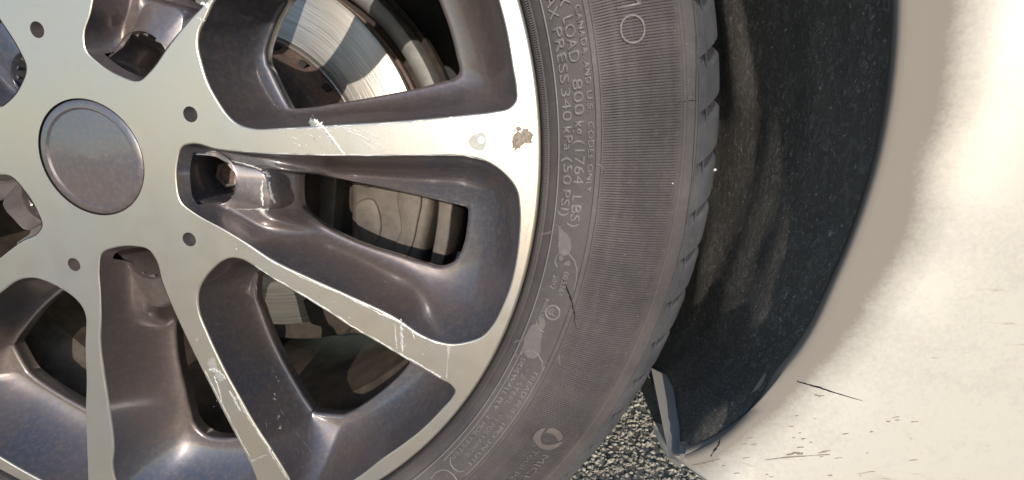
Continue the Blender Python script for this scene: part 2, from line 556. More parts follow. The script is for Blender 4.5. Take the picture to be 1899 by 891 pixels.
def inside(pts, poly):
    x, y = pts[:, 0], pts[:, 1]
    res = np.zeros(len(pts), bool)
    n = len(poly)
    j = n - 1
    for i in range(n):
        xi, yi = poly[i]; xj, yj = poly[j]
        c = ((yi > y) != (yj > y)) & (x < (xj - xi) * (y - yi) / (yj - yi + 1e-12) + xi)
        res ^= c
        j = i
    return res

def plate_with_holes(name, rout, holes, z, mat, parent, step=7.0, zfun=None, nseg=360, flip=False):
    pts, edges = [], []
    def loop(A):
        b = len(pts)
        pts.extend([Vector((float(p[0]), float(p[1]))) for p in A])
        edges.extend([(b + i, b + (i + 1) % len(A)) for i in range(len(A))])
    loop([pol(rout, 360 * i / nseg) for i in range(nseg)])
    for h in holes:
        loop(h)
    g = np.arange(-float(rout), float(rout), float(step))
    GX, GY = np.meshgrid(g, g)
    GX = GX.astype(float); GY = GY.astype(float)
    G = np.stack([GX.ravel(), GY.ravel()], 1)
    G[::2] += 0.31
    keep = np.hypot(G[:, 0], G[:, 1]) < rout - step * .6
    for h in holes:
        keep &= ~inside(G, h)
    for p in G[keep]:
        pts.append(Vector((float(p[0]), float(p[1]))))
    vs, es, fs, _, _, _ = delaunay_2d_cdt(pts, edges, [], 0, 1e-5)
    VV = np.array([[v.x, v.y] for v in vs])
    cen = np.array([VV[list(f)].mean(0) for f in fs])
    ok = np.hypot(cen[:, 0], cen[:, 1]) < rout - 1e-3
    for h in holes:
        ok &= ~inside(cen, h)
    F2 = [tuple(f) for f, k in zip(fs, ok) if k]
    VV3 = [(v[0], v[1], z + (zfun(v[0], v[1]) if zfun else 0)) for v in VV]
    o = mesh_obj(name, VV3, F2, mat, parent)
    bm = bmesh.new(); bm.from_mesh(o.data)
    bmesh.ops.delete(bm, geom=[v for v in bm.verts if not v.link_faces], context='VERTS')
    for f in bm.faces:
        if (f.normal.y > 0) != flip:
            f.normal_flip()
    bm.to_mesh(o.data); bm.free()
    return o

BEV = 0.9
def circle_pts(c, r, n=40):
    return np.array([(c[0] + r * math.cos(2 * math.pi * i / n), c[1] + r * math.sin(2 * math.pi * i / n)) for i in range(n)])
holes = [outward(w[1][0], BEV) for w in windows]
dimples = [ray(354, 215, 0), ray(352, 447, 0)]
dimple_c = list(dimples)
for k in (1, 2, 3):
    dimple_c.append(rot2(dimples[1], -72 * k))
for c in dimple_c:
    holes.append(circle_pts(c, 4.2))
holes.append(circle_pts((0, 0), 33, 64))
RIM_OUT = 256.0
rim = plate_with_holes('rim', RIM_OUT, holes, 0, M_FACE, wheel)
unparent_fix(rim)
def rp(o):
    o.parent = rim; o.matrix_parent_inverse = Matrix.Translation(-wheel_off)
    return o
# parent inverse for children of rim: rim's own world matrix is the identity
def rc(o):
    o.parent = rim
    o.matrix_parent_inverse = Matrix.Identity(4)
    return o

# window edges + spoke side walls
def wall(kind, f, b, idx):
    n = len(f)
    of = outward(f, BEV)
    e = []
    for t in range(4):
        a = math.pi / 2 * t / 3
        s, c = math.sin(a), 1 - math.cos(a)
        p = of + (f - of) * s
        e.append([(q[0], q[1], -BEV * c) for q in p])
    Vv, Ff = loft(e)
    o = mesh_obj('window_edge', Vv, Ff, M_EDGE)
    fix_edge(o)
    rc(o)
    rings = []
    T = 14
    for t in range(T + 1):
        u = t / T
        s = u ** 1.15
        z = -BEV + (DZ + BEV) * (1 - (1 - u) ** 1.9)
        p = f + (b - f) * s
        if kind == 'V':
            plate = -16.6 * (1 - (1 - min(1, s / .22)) ** 2)
            e = min(1, max(0, (s - .70) / .30)); e = e * e * (3 - 2 * e)
            plate = plate * (1 - e) + DZ * e
            zz = []
            for q0 in f:
                w = min(1, max(0, (122 - math.hypot(*q0)) / 40)); w = w * w * (3 - 2 * w)
                zz.append(z * (1 - w) + plate * w)
        else:
            zz = [z] * n
        rings.append([(q[0], q[1], z_) for q, z_ in zip(p, zz)])
    # roll over the back edge
    back2 = outward(b, 1.6)
    rings.append([(q[0], q[1], DZ - 2.2) for q in b])
    rings.append([(q[0], q[1], DZ - 9) for q in back2])
    Vv, Ff = loft(rings)
    if kind == 'V':
        # the lug bolt bore passes through the sloping floor
        ang = None
        cen0 = np.array(BOSS_C)
        cc = np.array(rot2(cen0, idx))
        keep = []
        VA = np.array(Vv)
        for q in Ff:
            m = VA[list(q)].mean(0)
            if math.hypot(m[0] - cc[0], m[1] - cc[1]) > 14.9 or m[2] > -3.5:
                keep.append(q)
        Ff = keep
    o = mesh_obj('spoke_side', Vv, Ff, M_PAINT)
    o.data.shade_smooth()
    rc(o)
    return o
def fix_edge(o):
    o.data.shade_smooth()

BOSS_C = ray(401, 333, -17)
ki = 0
vang = [0, -72, -144, -216, -288]
V_WALLS = []
for kind, (f, b) in windows:
    if kind == 'V':
        V_WALLS.append(wall(kind, f, b, vang[ki])); ki += 1
    else:
        wall(kind, f, b, 0)

# back of the spokes
bp = plate_with_holes('spoke_back', 246, [outward(w[1][1], 1.6) for w in windows], DZ - 9, M_BARREL, None, step=14, flip=True)
rc(bp)
# rim lip, barrel
rc(add_revolve('rim_lip', [(RIM_OUT, 0.0), (256.8, -0.25), (257.4, -0.9), (257.6, -1.8), (257.5, -9), (255, -13)], M_EDGE, None, 480, 60))
rc(add_revolve('barrel', [(256.5, -3), (256.6, -14), (255.6, -34), (248, -44), (234, -52), (227, -70), (224, -74), (219, -80), (216, -100), (211, -112), (209, -200), (216, -218), (246, -226), (256, -232)], M_BARREL, None, 300, 30))
# hub behind the face and centre cap
rc(add_revolve('hub_core', [(33, 0), (33.2, -3), (33.2, -40), (66, DZ - 9), (80, -70), (74, -95), (10, -95)], M_IRON, None, 96))
cap = add_revolve('centre_cap', [(32.6, -1.5), (32.0, -0.4), (30.5, 0.3), (28, 0.2), (27, -0.6), (14, 0.4), (0.05, 0.9)], M_PAINT, None, 96)
cap.parent = wheel; unparent_fix(cap)
for c in dimple_c:
    V, Fc = [], []
    r0 = circle_pts(c, 4.2)
    rings = [[(p[0], p[1], 0) for p in r0], [(p[0], p[1], -0.4) for p in circle_pts(c, 4.0)], [(p[0], p[1], -9) for p in circle_pts(c, 3.6)], [(p[0], p[1], -11) for p in circle_pts(c, 0.2)]]
    V, Fc = loft(rings)
    rc(mesh_obj('recess', V, Fc, M_PAINT))

# bosses with the lug bolts
boss_px = [(338,356),(336,320),(350,291),(385,286),(405,290),(428,302),(455,310),(484,319),(492,326),(497,340),(499,356),(503,376),(499,388),(486,391),(462,391),(440,389),(418,386),(404,388),(385,386),(354,378)]
boss = [ray(px, py, -17) for px, py in boss_px]
boss_s = smooth_closed(boss, 4)
NBOSS = len(boss_s)
def boss_rings(cen):
    cen = np.array(cen)
    rings = []
    out = boss_s
    ctr = out.mean(0)
    # outer skirt
    sk = ctr + (out - ctr) * 1.10
    def zt(p):   # the pad dips towards its outer end
        d = math.hypot(p[0], p[1]) - math.hypot(*cen)
        return -14.6 - max(0, d - 10) * 0.10
    rings.append([(p[0], p[1], -42) for p in ctr + (out - ctr) * 1.16])
    iw = cen / np.linalg.norm(cen)
    def L(p):
        d = np.array(p) - cen; d = d / (np.linalg.norm(d) + 1e-9)
        return 10.5 * max(0.0, min(1.0, (-float(d @ iw) + 0.15) / 0.9)) ** 1.3
    rings.append([(p[0], p[1], zt(p) - 7) for p in sk])
    rings.append([(p[0], p[1], zt(p) - 1.6 + L(p) * .6) for p in ctr + (out - ctr) * 1.025])
    rings.append([(p[0], p[1], zt(p) - 0.3 + L(p) * .9) for p in ctr + (out - ctr) * 0.985])
    rings.append([(p[0], p[1], zt(p) + L(p)) for p in ctr + (out - ctr) * 0.95])
    ang = [math.atan2(p[1] - cen[1], p[0] - cen[0]) for p in out]
    inw = cen / np.linalg.norm(cen)
    def lift(a):
        c = -(math.cos(a) * inw[0] + math.sin(a) * inw[1])
        return 10.5 * max(0.0, min(1.0, (c + 0.15) / 0.9)) ** 1.3
    for rr, zz, sh in ((16.6, 0.0, 0), (15.6, 0.5, 0), (15.0, -0.6, 0), (14.6, -14, 3.5), (14.4, -30, 8), (12, -33, 9), (3, -33, 9)):
        rings.append([(cen[0] - inw[0] * sh + rr * math.cos(a), cen[1] - inw[1] * sh + rr * math.sin(a), -14.8 + zz + (lift(a) if zz > -5 else 0)) for a in ang])
    return rings
V, Fc = loft(boss_rings(BOSS_C))
boss0 = mesh_obj('lug_boss', V, Fc, M_PAINT)
sharp(boss0, 50)
fix_normals(boss0)
rc(boss0)
BC2 = ray(422, 327, -38)
def hexring(r, z, n=6, ph=10):
    return [(BC2[0] + r * math.cos(math.radians(ph + 360 * i / n)), BC2[1] + r * math.sin(math.radians(ph + 360 * i / n)), z) for i in range(n)]
V, Fc = loft([hexring(9.0, -48), hexring(9.0, -39), hexring(8.3, -37.6), hexring(6.8, -37.2), hexring(6.5, -38.2)])
bolt0 = mesh_obj('lug_bolt', V, Fc, M_BOLT, smooth=False)
V, Fc = loft([hexring(6.6, -38.0), hexring(6.2, -40.5), hexring(3.0, -40.9), hexring(0.1, -40.6)])
recess0 = mesh_obj('bolt_recess', V, Fc, M_HAT, smooth=False)
V, Fc = loft([[(BC2[0] + r * math.cos(2*math.pi*i/32), BC2[1] + r * math.sin(2*math.pi*i/32), z) for i in range(32)] for r, z in ((12.5, -49.3), (12.2, -46.6), (10.5, -46), (6, -46))])
washer0 = mesh_obj('bolt_washer', V, Fc, M_BOLT)
bolt0.parent = wheel; unparent_fix(bolt0)
washer0.parent = bolt0
recess0.parent = bolt0
for k in (1, 2, 3, 4):
    # rotation about the wheel axis (world -Y): a clockwise turn as seen from the camera
    Rm = Matrix.Rotation(math.radians(72 * k), 4, 'Y')
    o = boss0.copy(); COL.objects.link(o); rc(o); o.matrix_basis = Rm
    o = bolt0.copy(); COL.objects.link(o); o.parent = wheel; unparent_fix(o); o.matrix_basis = Rm
    for c_ in (washer0, recess0):
        w = c_.copy(); COL.objects.link(w); w.parent = o

from mathutils.bvhtree import BVHTree
def hit_z(objs, default):
    vs, fs = [], []
    for o in objs:
        b = len(vs)
        vs += [v.co.copy() for v in o.data.vertices]
        fs += [tuple(b + i for i in p.vertices) for p in o.data.polygons]
    tree = BVHTree.FromPolygons(vs, fs)
    org = W(CX, CY, CZ)
    def zf(px, py):
        u = ray(px, py, -30.0)
        d = (W(u[0], u[1], -30.0) - org).normalized()
        h = tree.ray_cast(org, d)
        return (-h[0].y * 1000 + 0.12) if h[0] is not None else default
    return zf
# ------------------------------------------------------------------ marks on the machined face
def ribbon_px(name, pts, z, mat, rag=0.35, h=0.12, seed=0, n=6, zf=None):
    """thin raised or scraped streak: pts = (px, py, half width in photo pixels)"""
    r = random.Random(seed)
    K = []
    for i in range(len(pts) - 1):
        a, b = pts[i], pts[i + 1]
        for k in range(n):
            t = k / n
            K.append(tuple(a[j] + (b[j] - a[j]) * t for j in range(3)))
    K.append(pts[-1])
    L, Rr, Cc = [], [], []
    for i, (x, y, w) in enumerate(K):
        x0, y0, _ = K[max(i - 1, 0)]; x1, y1, _ = K[min(i + 1, len(K) - 1)]
        d = math.hypot(x1 - x0, y1 - y0) or 1
        nx, ny = -(y1 - y0) / d, (x1 - x0) / d
        wa, wb = w * (1 + r.uniform(-rag, rag) * 2), w * (1 + r.uniform(-rag, rag) * 2)
        zz = zf if zf else (lambda px, py: z)
        def P(px, py, dz):
            q = zz(px, py)
            u = ray(px, py, q)
            return (u[0], u[1], q + dz)
        L.append(P(x + nx * wa, y + ny * wa, 0.02)); Rr.append(P(x - nx * wb, y - ny * wb, 0.02)); Cc.append(P(x + nx * (wa - wb) * .3, y + ny * (wa - wb) * .3, h))
    V, Fc = loft([L, Cc, Rr], closed=False)
    o = mesh_obj(name, V, Fc, mat, smooth=False)
    fix_up(o)
    return o

def fix_up(o):
    bm = bmesh.new(); bm.from_mesh(o.data)
    for f in bm.faces:
        if f.normal.y > 0:
            f.normal_flip()
    bm.to_mesh(o.data); bm.free()

def patch_px(name, pts, z, mat, h=0.12, zf=None, jag=0.0, seed=1, sub=4):
    r = random.Random(seed)
    S = smooth_closed([(a, b) for a, b in pts], sub)
    c = S.mean(0)
    rings = []
    for k, dz in ((1.0, 0.01), (0.86, h), (0.55, h * 1.1), (0.25, h), (0.02, h)):
        ring = []
        for q in S:
            p = c + (q - c) * (k * (1 + (r.uniform(-jag, jag) if k > .2 else 0)))
            zz = zf(p[0], p[1]) if zf else z
            u = ray(p[0], p[1], zz)
            ring.append((u[0], u[1], zz + dz))
        rings.append(ring)
    V, Fc = loft(rings)
    o = mesh_obj(name, V, Fc, mat, smooth=not jag)
    fix_up(o)
    return o

def scr(pts, mat=M_SCR, rag=.4, seed=0, h=.15, z=0.03, name='scratch'):
    return rc(ribbon_px(name, pts, z, mat, rag, h, seed))
# the long scrape across the upper spoke
scr([(583,226,3),(592,232,5),(600,240,4),(612,254,3.2),(624,270,2.6),(634,284,2.4),(641,291,1.6)], seed=1)
scr([(604,244,1.2),(616,262,1.6),(628,278,1.0)], M_GRIME, seed=2)
for i, (a, b, w) in enumerate([((640,243),(700,270),.8),((655,236),(704,262),.6),((668,262),(700,285),.7),((620,236),(668,248),.9),((660,282),(690,262),.7),((540,257),(552,262),.7),((545,268),(560,276),.6),((700,268),(716,281),.6),((560,248),(590,262),.5)]):
    scr([(a[0], a[1], w), ((a[0]+b[0])/2+2, (a[1]+b[1])/2-1, w*1.3), (b[0], b[1], w*.5)], seed=10+i, h=.08)
# bright nicked edges
def edge(pts, w0=1.2, seed=0, mat=M_SCR):
    scr([(x, y, w * .62) for x, y, w in pts], mat, .6, seed, .1)
edge([(518,243,1.2),(569,241,2.4),(619,239,2.6),(670,236,1.6),(750,230,1.5),(830,222,1.2),(868,218,.8)], seed=21)
edge([(450,284,.7),(520,288,.9),(600,290,1.2),(700,291,1.4),(800,290,1.2),(860,291,1.0),(905,301,.8)], seed=22)
edge([(475,496,.8),(501,514,1.6),(586,563,2.2),(653,607,2.6),(707,638,2.4),(765,672,2.2),(818,703,1.6)], seed=23)
edge([(461,459,.8),(501,486,1.5),(560,517,1.6),(646,554,1.8),(700,582,2.2),(742,601,2.0),(780,627,1.6),(811,640,1.2)], seed=24)
edge([(439,735,1.0),(448,754,1.6),(461,777,2.0),(476,800,1.8),(496,832,1.4),(516,864,1.2),(532,889,1.0)], seed=25)
edge([(381,690,.8),(400,727,1.1),(420,767,1.2),(445,815,1.2),(470,860,1.2)], seed=26)
edge([(984,180,1.2),(997,240,1.5),(998,290,1.6),(992,350,1.8),(985,400,1.4),(975,450,1.2)], seed=27)
# curb rash on the lower spoke
scr([(744,594,2.0),(745,612,2.6),(746,632,2.4),(747,656,1.2)], seed=31)
scr([(733,604,.8),(736,640,1.0),(738,655,.6)], seed=32, h=.08)
scr([(832,641,1.2),(832,660,.7),(830,690,.5),(829,706,1.3)], seed=33, h=.08)
scr([(836,644,.6),(834,668,.4)], seed=34, h=.06)
scr([(764,615,1.2),(770,632,.6)], seed=35)
# chips and corrosion
rc(patch_px('paint_chip', [(888,258),(894,255),(900,262),(898,268),(891,270),(887,264)], 0.03, M_CHIP, .2, jag=.08, seed=3))
rc(patch_px('stain', [(870,262),(884,250),(900,252),(904,266),(896,280),(880,280)], 0.015, M_GRIME, .03, jag=.08, seed=4))
rc(patch_px('corrosion_patch', [(952,268),(960,250),(972,244),(986,246),(990,258),(984,268),(972,270),(962,280),(955,278)], 0.03, M_CORR, .35, jag=.22, seed=5))
rc(patch_px('corrosion_patch', [(958,240),(966,238),(968,243),(960,246)], 0.03, M_CORR, .2, jag=.2, seed=6))
rc(patch_px('corrosion_patch', [(796,648),(801,646),(799,651),(796,652)], 0.03, M_CORR, .15, jag=.2, seed=7))
rc(patch_px('corrosion_patch', [(364,632),(369,628),(370,634),(366,638)], 0.03, M_CORR, .15, jag=.2, seed=8))
rc(patch_px('grime_patch', [(386,672),(396,664),(406,690),(416,706),(410,712),(398,694)], 0.02, M_GRIME, .03, jag=.1, seed=9))
scr([(388,690,2),(400,688,3),(410,696,2.5),(419,706,1.5)], seed=41)
scr([(398,700,1.2),(404,716,1.8),(409,732,1.4),(412,748,.8)], seed=42)
scr([(426,728,1.5),(436,745,2.5),(447,765,1.5)], seed=43)
scr([(470,856,1.6),(486,850,1.4),(497,845,1.0)], M_GRIME, .3, seed=44, h=.05)
# scraped paint on the end of the lug boss
bz = hit_z([boss0] + V_WALLS[:1], -20)
for k, pts in enumerate(([(430,301,.8),(450,306,1.1),(470,312,1.0),(486,319,1.6)], [(488,322,1.8),(496,325,3.0),(502,332,1.8)], [(488,338,1.2),(487,352,1.8),(487,370,1.6),(489,384,1.2)],
                         [(500,340,1.0),(502,354,2.0),(506,368,2.6),(511,380,1.4)], [(474,391,1.0),(488,391,2.2),(500,390,2.0)], [(440,390,.7),(458,391,.9),(474,391,.8)])):
    rc(ribbon_px('paint_scrape', pts, 0, M_SCR, .4, .1, 300 + k, n=5, zf=bz))
# missing paint at the upper left edge
scr([(362,36,1.5),(372,39,2.2),(382,42,1.0)], seed=45)
scr([(374,8,2.0),(384,14,2.6),(392,8,1.6),(396,5,1)], M_CHIP, .6, seed=46)
rr = random.Random(12)
for k in range(46):
    # tiny pits and specks scattered on the bright faces
    if k % 2: x, y = rr.uniform(380, 985), None
    else: x, y = rr.uniform(420, 900), None
    if k % 2:
        y = rr.uniform(244, 284) if x < 950 else rr.uniform(210, 300)
    else:
        y = 455 + (x - 430) * 0.575 + rr.uniform(-8, 12)
    s = rr.uniform(.5, 1.3)
    rc(patch_px('pit', [(x - s, y), (x, y - s), (x + s * 1.4, y), (x, y + s)], 0.03, M_CORR if rr.random() < .6 else M_CHIP, .06, jag=.2, seed=k, sub=1))

# scrapes on the painted spoke side, following the lofted wall
def wall_z(which):
    f, b = which
    def zf(px, py):
        # march down the view ray until the wall surface is reached
        best = None
        for i in range(0, 39):
            z = -i * 1.0
            p = np.array(ray(px, py, z))
            # u for this depth
            u = 1 - (1 - min(1, max(0, (z + BEV) / (DZ + BEV)))) ** (1 / 1.9) if z < -BEV else 0
            ring = f + (b - f) * (u ** 1.15)
            if inside(p[None, :], ring)[0]:
                continue
            best = z
            return z + 0.25
        return DZ + 0.3
    return zf
zP0 = wall_z(P0); zV0 = wall_z(V0)
def wscr(pts, zf, mat=M_SCRP, seed=0, h=.12, rag=.45):
    return rc(ribbon_px('paint_scrape', pts, 0, mat, rag, h, seed, n=5, zf=zf))
wscr([(509,732,1.2),(511,748,2.6),(516,766,2.0),(520,790,1.8),(519,808,2.4)], zP0, M_SCR, 51)
wscr([(512,745,1.0),(530,775,1.4),(556,812,1.2),(580,840,1.6)], zP0, seed=52)
wscr([(522,812,1.6),(540,826,1.4),(558,842,1.6),(576,850,1.2)], zP0, seed=53)
wscr([(548,850,2.2),(560,864,3.0),(566,872,1.2)], zP0, seed=54)
wscr([(510,812,1.4),(506,826,2.0),(504,840,1.0)], zP0, M_SCR, seed=55)
wscr([(480,770,1.0),(490,785,1.4),(499,800,1.4)], zP0, seed=56)
wscr([(505,688,.8),(510,698,1.2),(514,706,2.0),(519,710,3.0),(523,708,1.0)], zP0, M_GOUGE, 58)
wscr([(576,224,3.0),(584,232,5.5),(592,238,4.0)], lambda x, y: -0.6, M_GOUGE, 59, .3)
wscr([(580,214,.8),(586,226,1.2)], wall_z(windows[0][1]), M_SCR, 60)
rr = random.Random(31)
for k in range(40):
    which, box = ((zV0, (540, 300, 930, 345)), (windows[0] and wall_z(windows[0][1]), (410, 40, 490, 220)), (zV0, (480, 430, 860, 600)), (zP0, (390, 560, 460, 760)))[k % 4]
    x, y = rr.uniform(box[0], box[2]), rr.uniform(box[1], box[3])
    a = rr.uniform(0, 3); l = rr.uniform(1.0, 5)
    wscr([(x, y, .5), (x + l * math.cos(a), y + l * math.sin(a), .4)], which, M_SCRP, 100 + k, .05, .3)

# ================================================================== TYRE
PROF = [(254.5, -16), (258.2, -6), (258.9, -1), (259.6, 1.2), (260.4, 1.0), (261.2, 2.2), (262.0, 2.0), (263.2, 3.6), (265.8, 5.6), (266.2, 6.6), (268, 7.6), (274, 9.6), (284.0, 12.1), (284.3, 12.7), (285.2, 12.7), (286.4, 12.5), (287.0, 11.7), (290, 11.2), (296, 10.2),
        (304, 8.0), (312, 4.8), (320, 1.0), (328.0, -3.6), (328.6, -4.6), (329.4, -4.4), (330.0, -4.0), (332, -4.8), (335.6, -6.6), (336.0, -7.4), (336.6, -7.2)]
SH = [(336.6, -7.2), (340, -10.2), (344, -14.2), (348, -19.0), (351.4, -24.2), (353.6, -29.2), (355.2, -36), (356.6, -48), (357.6, -62), (358.2, -80)]
CARC = [(336.6, -7.2), (337, -12), (340, -18), (344, -26), (347, -36), (350, -60), (352, -105), (350, -150), (347, -174), (340, -192), (337, -203)]
INNER = [(330, -206), (312, -215), (290, -221), (270, -222), (255, -216)]
def tz(r):
    P = PROF + SH[1:6]
    for (r0, z0), (r1, z1) in zip(P, P[1:]):
        if r0 <= r <= r1:
            return z0 + (z1 - z0) * (r - r0) / (r1 - r0 + 1e-9)
    return P[0][1] if r < P[0][0] else P[-1][1]
def on_tyre(px, py):
    z = 5.0
    for _ in range(12):
        u = ray(px, py, z)
        z = 0.5 * z + 0.5 * tz(math.hypot(*u))
    return u[0], u[1], z
def rphi(px, py):
    x, y, z = on_tyre(px, py)
    return math.hypot(x, y), math.degrees(math.atan2(y, x))

tyre = add_revolve('tyre', PROF + CARC[1:] + INNER, M_RUB, wheel, 720, 28)
unparent_fix(tyre)
def tc(o):
    o.parent = tyre; o.matrix_parent_inverse = Matrix.Identity(4)
    return o
tc(add_revolve('bead_line', [(257.7, -4), (258.6, 0.6), (259.2, 1.7), (260.0, 1.8), (260.3, 0.8)], M_GAP, None, 720, 60))
# bead protector: fine teeth around the rim edge
V, Fc = [], []
for k in range(1500):
    a0 = 360 * k / 1500; a1 = a0 + 0.13
    b = len(V)
    for a in (a0, a1):
        for r, z in ((259.0, 1.6), (259.6, 2.4), (261.8, 2.9)):
            p = pol(r, a); V.append((p[0], p[1], z))
    Fc += [(b, b + 1, b + 4, b + 3), (b + 1, b + 2, b + 5, b + 4)]
tc(tag(mesh_obj('bead_teeth', V, Fc, M_RUB, smooth=False), kind='stuff'))

# serrated sidewall band
V, Fc = [], []
RN = 1480
st = [287.6, 293, 299, 305, 311, 317, 323, 328.2]
rr = random.Random(3)
for k in range(RN):
    a = 360.0 * k / RN + rr.uniform(-.012, .012)
    wd = 0.070
    hh = 0.42 + rr.uniform(-.06, .06)
    b = len(V)
    for i, r in enumerate(st):
        z = tz(r)
        h = hh * (0.35 if i in (0, len(st) - 1) else 1)
        for da, dz in ((-wd, -0.05), (0, h), (wd, -0.05)):
            p = pol(r, a + da); V.append((p[0], p[1], z + dz))
    for i in range(len(st) - 1):
        c = b + 3 * i
        Fc += [(c, c + 1, c + 4, c + 3), (c + 1, c + 2, c + 5, c + 4)]
ribs = mesh_obj('sidewall_ribs', V, Fc, M_RIB, smooth=False)
fix_up(ribs)
tc(tag(ribs, kind='stuff'))

# shoulder tread blocks, each an object, cut by slanted grooves
NB = 82
PB = 360.0 / NB
def a_groove(r, s):
    # clockwise drift of the groove from the tread edge down to its inner tip
    t = max(0.0, min(1.0, (354.0 - r) / 16.0))
    return -2.0 * t ** 0.8
def depth(r, s):
    if s <= 0.5: return 0.0
    t = max(0.0, min(1.0, (r - 337.5) / 16.0))
    return 7.5 * t ** 0.75
PATH = []
for i in range(len(SH) - 1):
    (r0, z0), (r1, z1) = SH[i], SH[i + 1]
    m = 2 if i < 6 else 1
    for k in range(m):
        PATH.append((r0 + (r1 - r0) * k / m, z0 + (z1 - z0) * k / m))
PATH.append(SH[-1])
tn = [0, 0.02, 0.07, 0.12, 0.15, 0.22, 0.30, 0.36, 0.55, 0.78, 0.988, 1.0]
GD = {}
M_GROOVE_SHADE = mat_rubber('shaded_groove_rubber', (0.030, 0.028, 0.030), (0.058, 0.054, 0.056), 0.6)  # dark groove rubber, its tone also painting in the shade of the cut
V, Fc = [], []
for j, (r, z) in enumerate(PATH):
    r0, z0 = PATH[max(j - 1, 0)]; r1, z1 = PATH[min(j + 1, len(PATH) - 1)]
    d = math.hypot(r1 - r0, z1 - z0)
    nr, nz = -(z1 - z0) / d, (r1 - r0) / d
    D = depth(r, j)
    ag = a_groove(r, j)
    for i, t in enumerate(tn):
        g = D * (1 if t <= 0.13 * D / 7.5 else 0.85 * max(0.0, 1 - t / 0.31)) if i < len(tn) - 1 else D
        if i == len(tn) - 2: g = 0.1 * (1 if D > .5 else 0)
        a = ag - t * PB
        p = pol(r - nr * g, a)
        GD[len(V)] = g
        V.append((p[0], p[1], z - nz * g))
nT = len(tn)
for j in range(len(PATH) - 1):
    for i in range(nT - 1):
        Fc.append((j * nT + i, j * nT + i + 1, (j + 1) * nT + i + 1, (j + 1) * nT + i))
# inner flank of the block
last = len(PATH) - 1
b = len(V)
for i in range(nT):
    p = pol(349, a_groove(349, 9) - tn[i] * PB); V.append((p[0], p[1], -82))
for i in range(nT - 1):
    Fc.append((last * nT + i, last * nT + i + 1, b + i + 1, b + i))
blk = mesh_obj('tread_block', V, Fc, [M_TREAD, M_GROOVE_SHADE])
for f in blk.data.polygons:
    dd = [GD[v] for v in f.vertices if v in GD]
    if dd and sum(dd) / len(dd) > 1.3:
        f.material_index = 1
fix_normals(blk)
cz_ = sum(1 for f in blk.data.polygons if f.normal.y < 0)
if cz_ < len(blk.data.polygons) * .5:
    bm = bmesh.new(); bm.from_mesh(blk.data); bmesh.ops.reverse_faces(bm, faces=bm.faces); bm.to_mesh(blk.data); bm.free()
sharp(blk, 32)
A0 = 9.75
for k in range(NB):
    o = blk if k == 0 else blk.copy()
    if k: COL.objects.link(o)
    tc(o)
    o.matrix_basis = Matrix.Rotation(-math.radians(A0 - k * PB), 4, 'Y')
for zc, w in ((-97, 20), (-127, 20),):
    tc(add_revolve('tread_rib', [(350, zc + w / 2), (358.6, zc + w / 2), (359, zc), (358.6, zc - w / 2), (350, zc - w / 2)], M_TREAD, None, 360))
tc(add_revolve('inner_shoulder', [(348, -140), (358, -141), (356, -170), (350, -186), (336, -200)], M_TREAD, None, 360))
# moulding lines on the shoulder
for r0 in (336.3, 341.6):
    tc(add_revolve('moulding_line', [(r0 - .35, tz(r0) - .1), (r0, tz(r0) + .30), (r0 + .35, tz(r0) - .15)], M_TREAD, None, 720, 20))

# ------------------------------------------------------------------ lettering
def text_mesh(s, cap, extr, weight=0.0):
    cu = bpy.data.curves.new('t', 'FONT')
    cu.body = s
    cu.size = 1.0
    cu.extrude = 0.0
    cu.offset = weight
    cu.resolution_u = 4
    o = bpy.data.objects.new('t', cu); COL.objects.link(o)
    dg = bpy.context.evaluated_depsgraph_get()
    me = bpy.data.meshes.new_from_object(o.evaluated_get(dg))
    bpy.data.objects.remove(o); bpy.data.curves.remove(cu)
    return me
CAPH = 0.729
def arc_text(s, start, end, cap, h=0.5, mat=None, weight=0.014, flip=False, rad=None):
    """raised letters running clockwise, tops outwards, from photo point start to end (baseline)"""
    h = h * 1.7
    r0, a0 = rphi(*start); r1, a1 = rphi(*end)
    r = rad or (r0 + r1) / 2
    if any(c in s for c in '4TM') and s != 'MO': weight = 0.0
    me = text_mesh(s, cap, h, weight)
    xs = [v.co.x for v in me.vertices]
    x0, x1 = min(xs), max(xs)
    bm = bmesh.new(); bm.from_mesh(me)
    ext = bmesh.ops.extrude_face_region(bm, geom=bm.faces[:])
    top = set(v for v in ext['geom'] if isinstance(v, bmesh.types.BMVert))
    sy = cap / CAPH
    cen = {}
    for v in bm.verts:
        u = (v.co.x - x0) / (x1 - x0)
        a = a0 + (a1 - a0) * u
        rr_ = r + v.co.y * sy
        z = tz(rr_) + (h if v in top else -0.3)
        p = pol(rr_, a)
        v.co = W(p[0], p[1], z)
    bmesh.ops.recalc_face_normals(bm, faces=bm.faces)
    m2 = bpy.data.meshes.new('lettering'); bm.to_mesh(m2); bm.free()
    m2.materials.append(mat or M_LETTER_LIT)
    o = bpy.data.objects.new('lettering', m2); COL.objects.link(o)
    bpy.data.meshes.remove(me)
    o['label'] = 'raised sidewall lettering reading ' + s
    return tc(o)
R1_, R2_, R3_ = 268.9, 274.7, 279.7
for s, a, b in (('MAX', (1005, -22), (1022, 42)), ('PRESS', (1025, 57), (1040, 160)), ('340', (1042, 168), (1045, 228)), ('kPa', (1046, 238), (1045, 283)), ('(50', (1044, 294), (1042, 345)), ('PSI)', (1041, 353), (1034, 402))):
    arc_text(s, a, b, 4.5, .5, rad=R1_)
for s, a, b in (('MAX', (1020, -40), (1040, 18)), ('LOAD', (1045, 36), (1058, 121)), ('800', (1063, 150), (1066, 218)), ('kg', (1067, 228), (1067, 254)), ('(1764', (1067, 263), (1064, 344)), ('LBS)', (1062, 364), (1056, 423))):
    arc_text(s, a, b, 5.0, .5, rad=R2_ - 0.4)
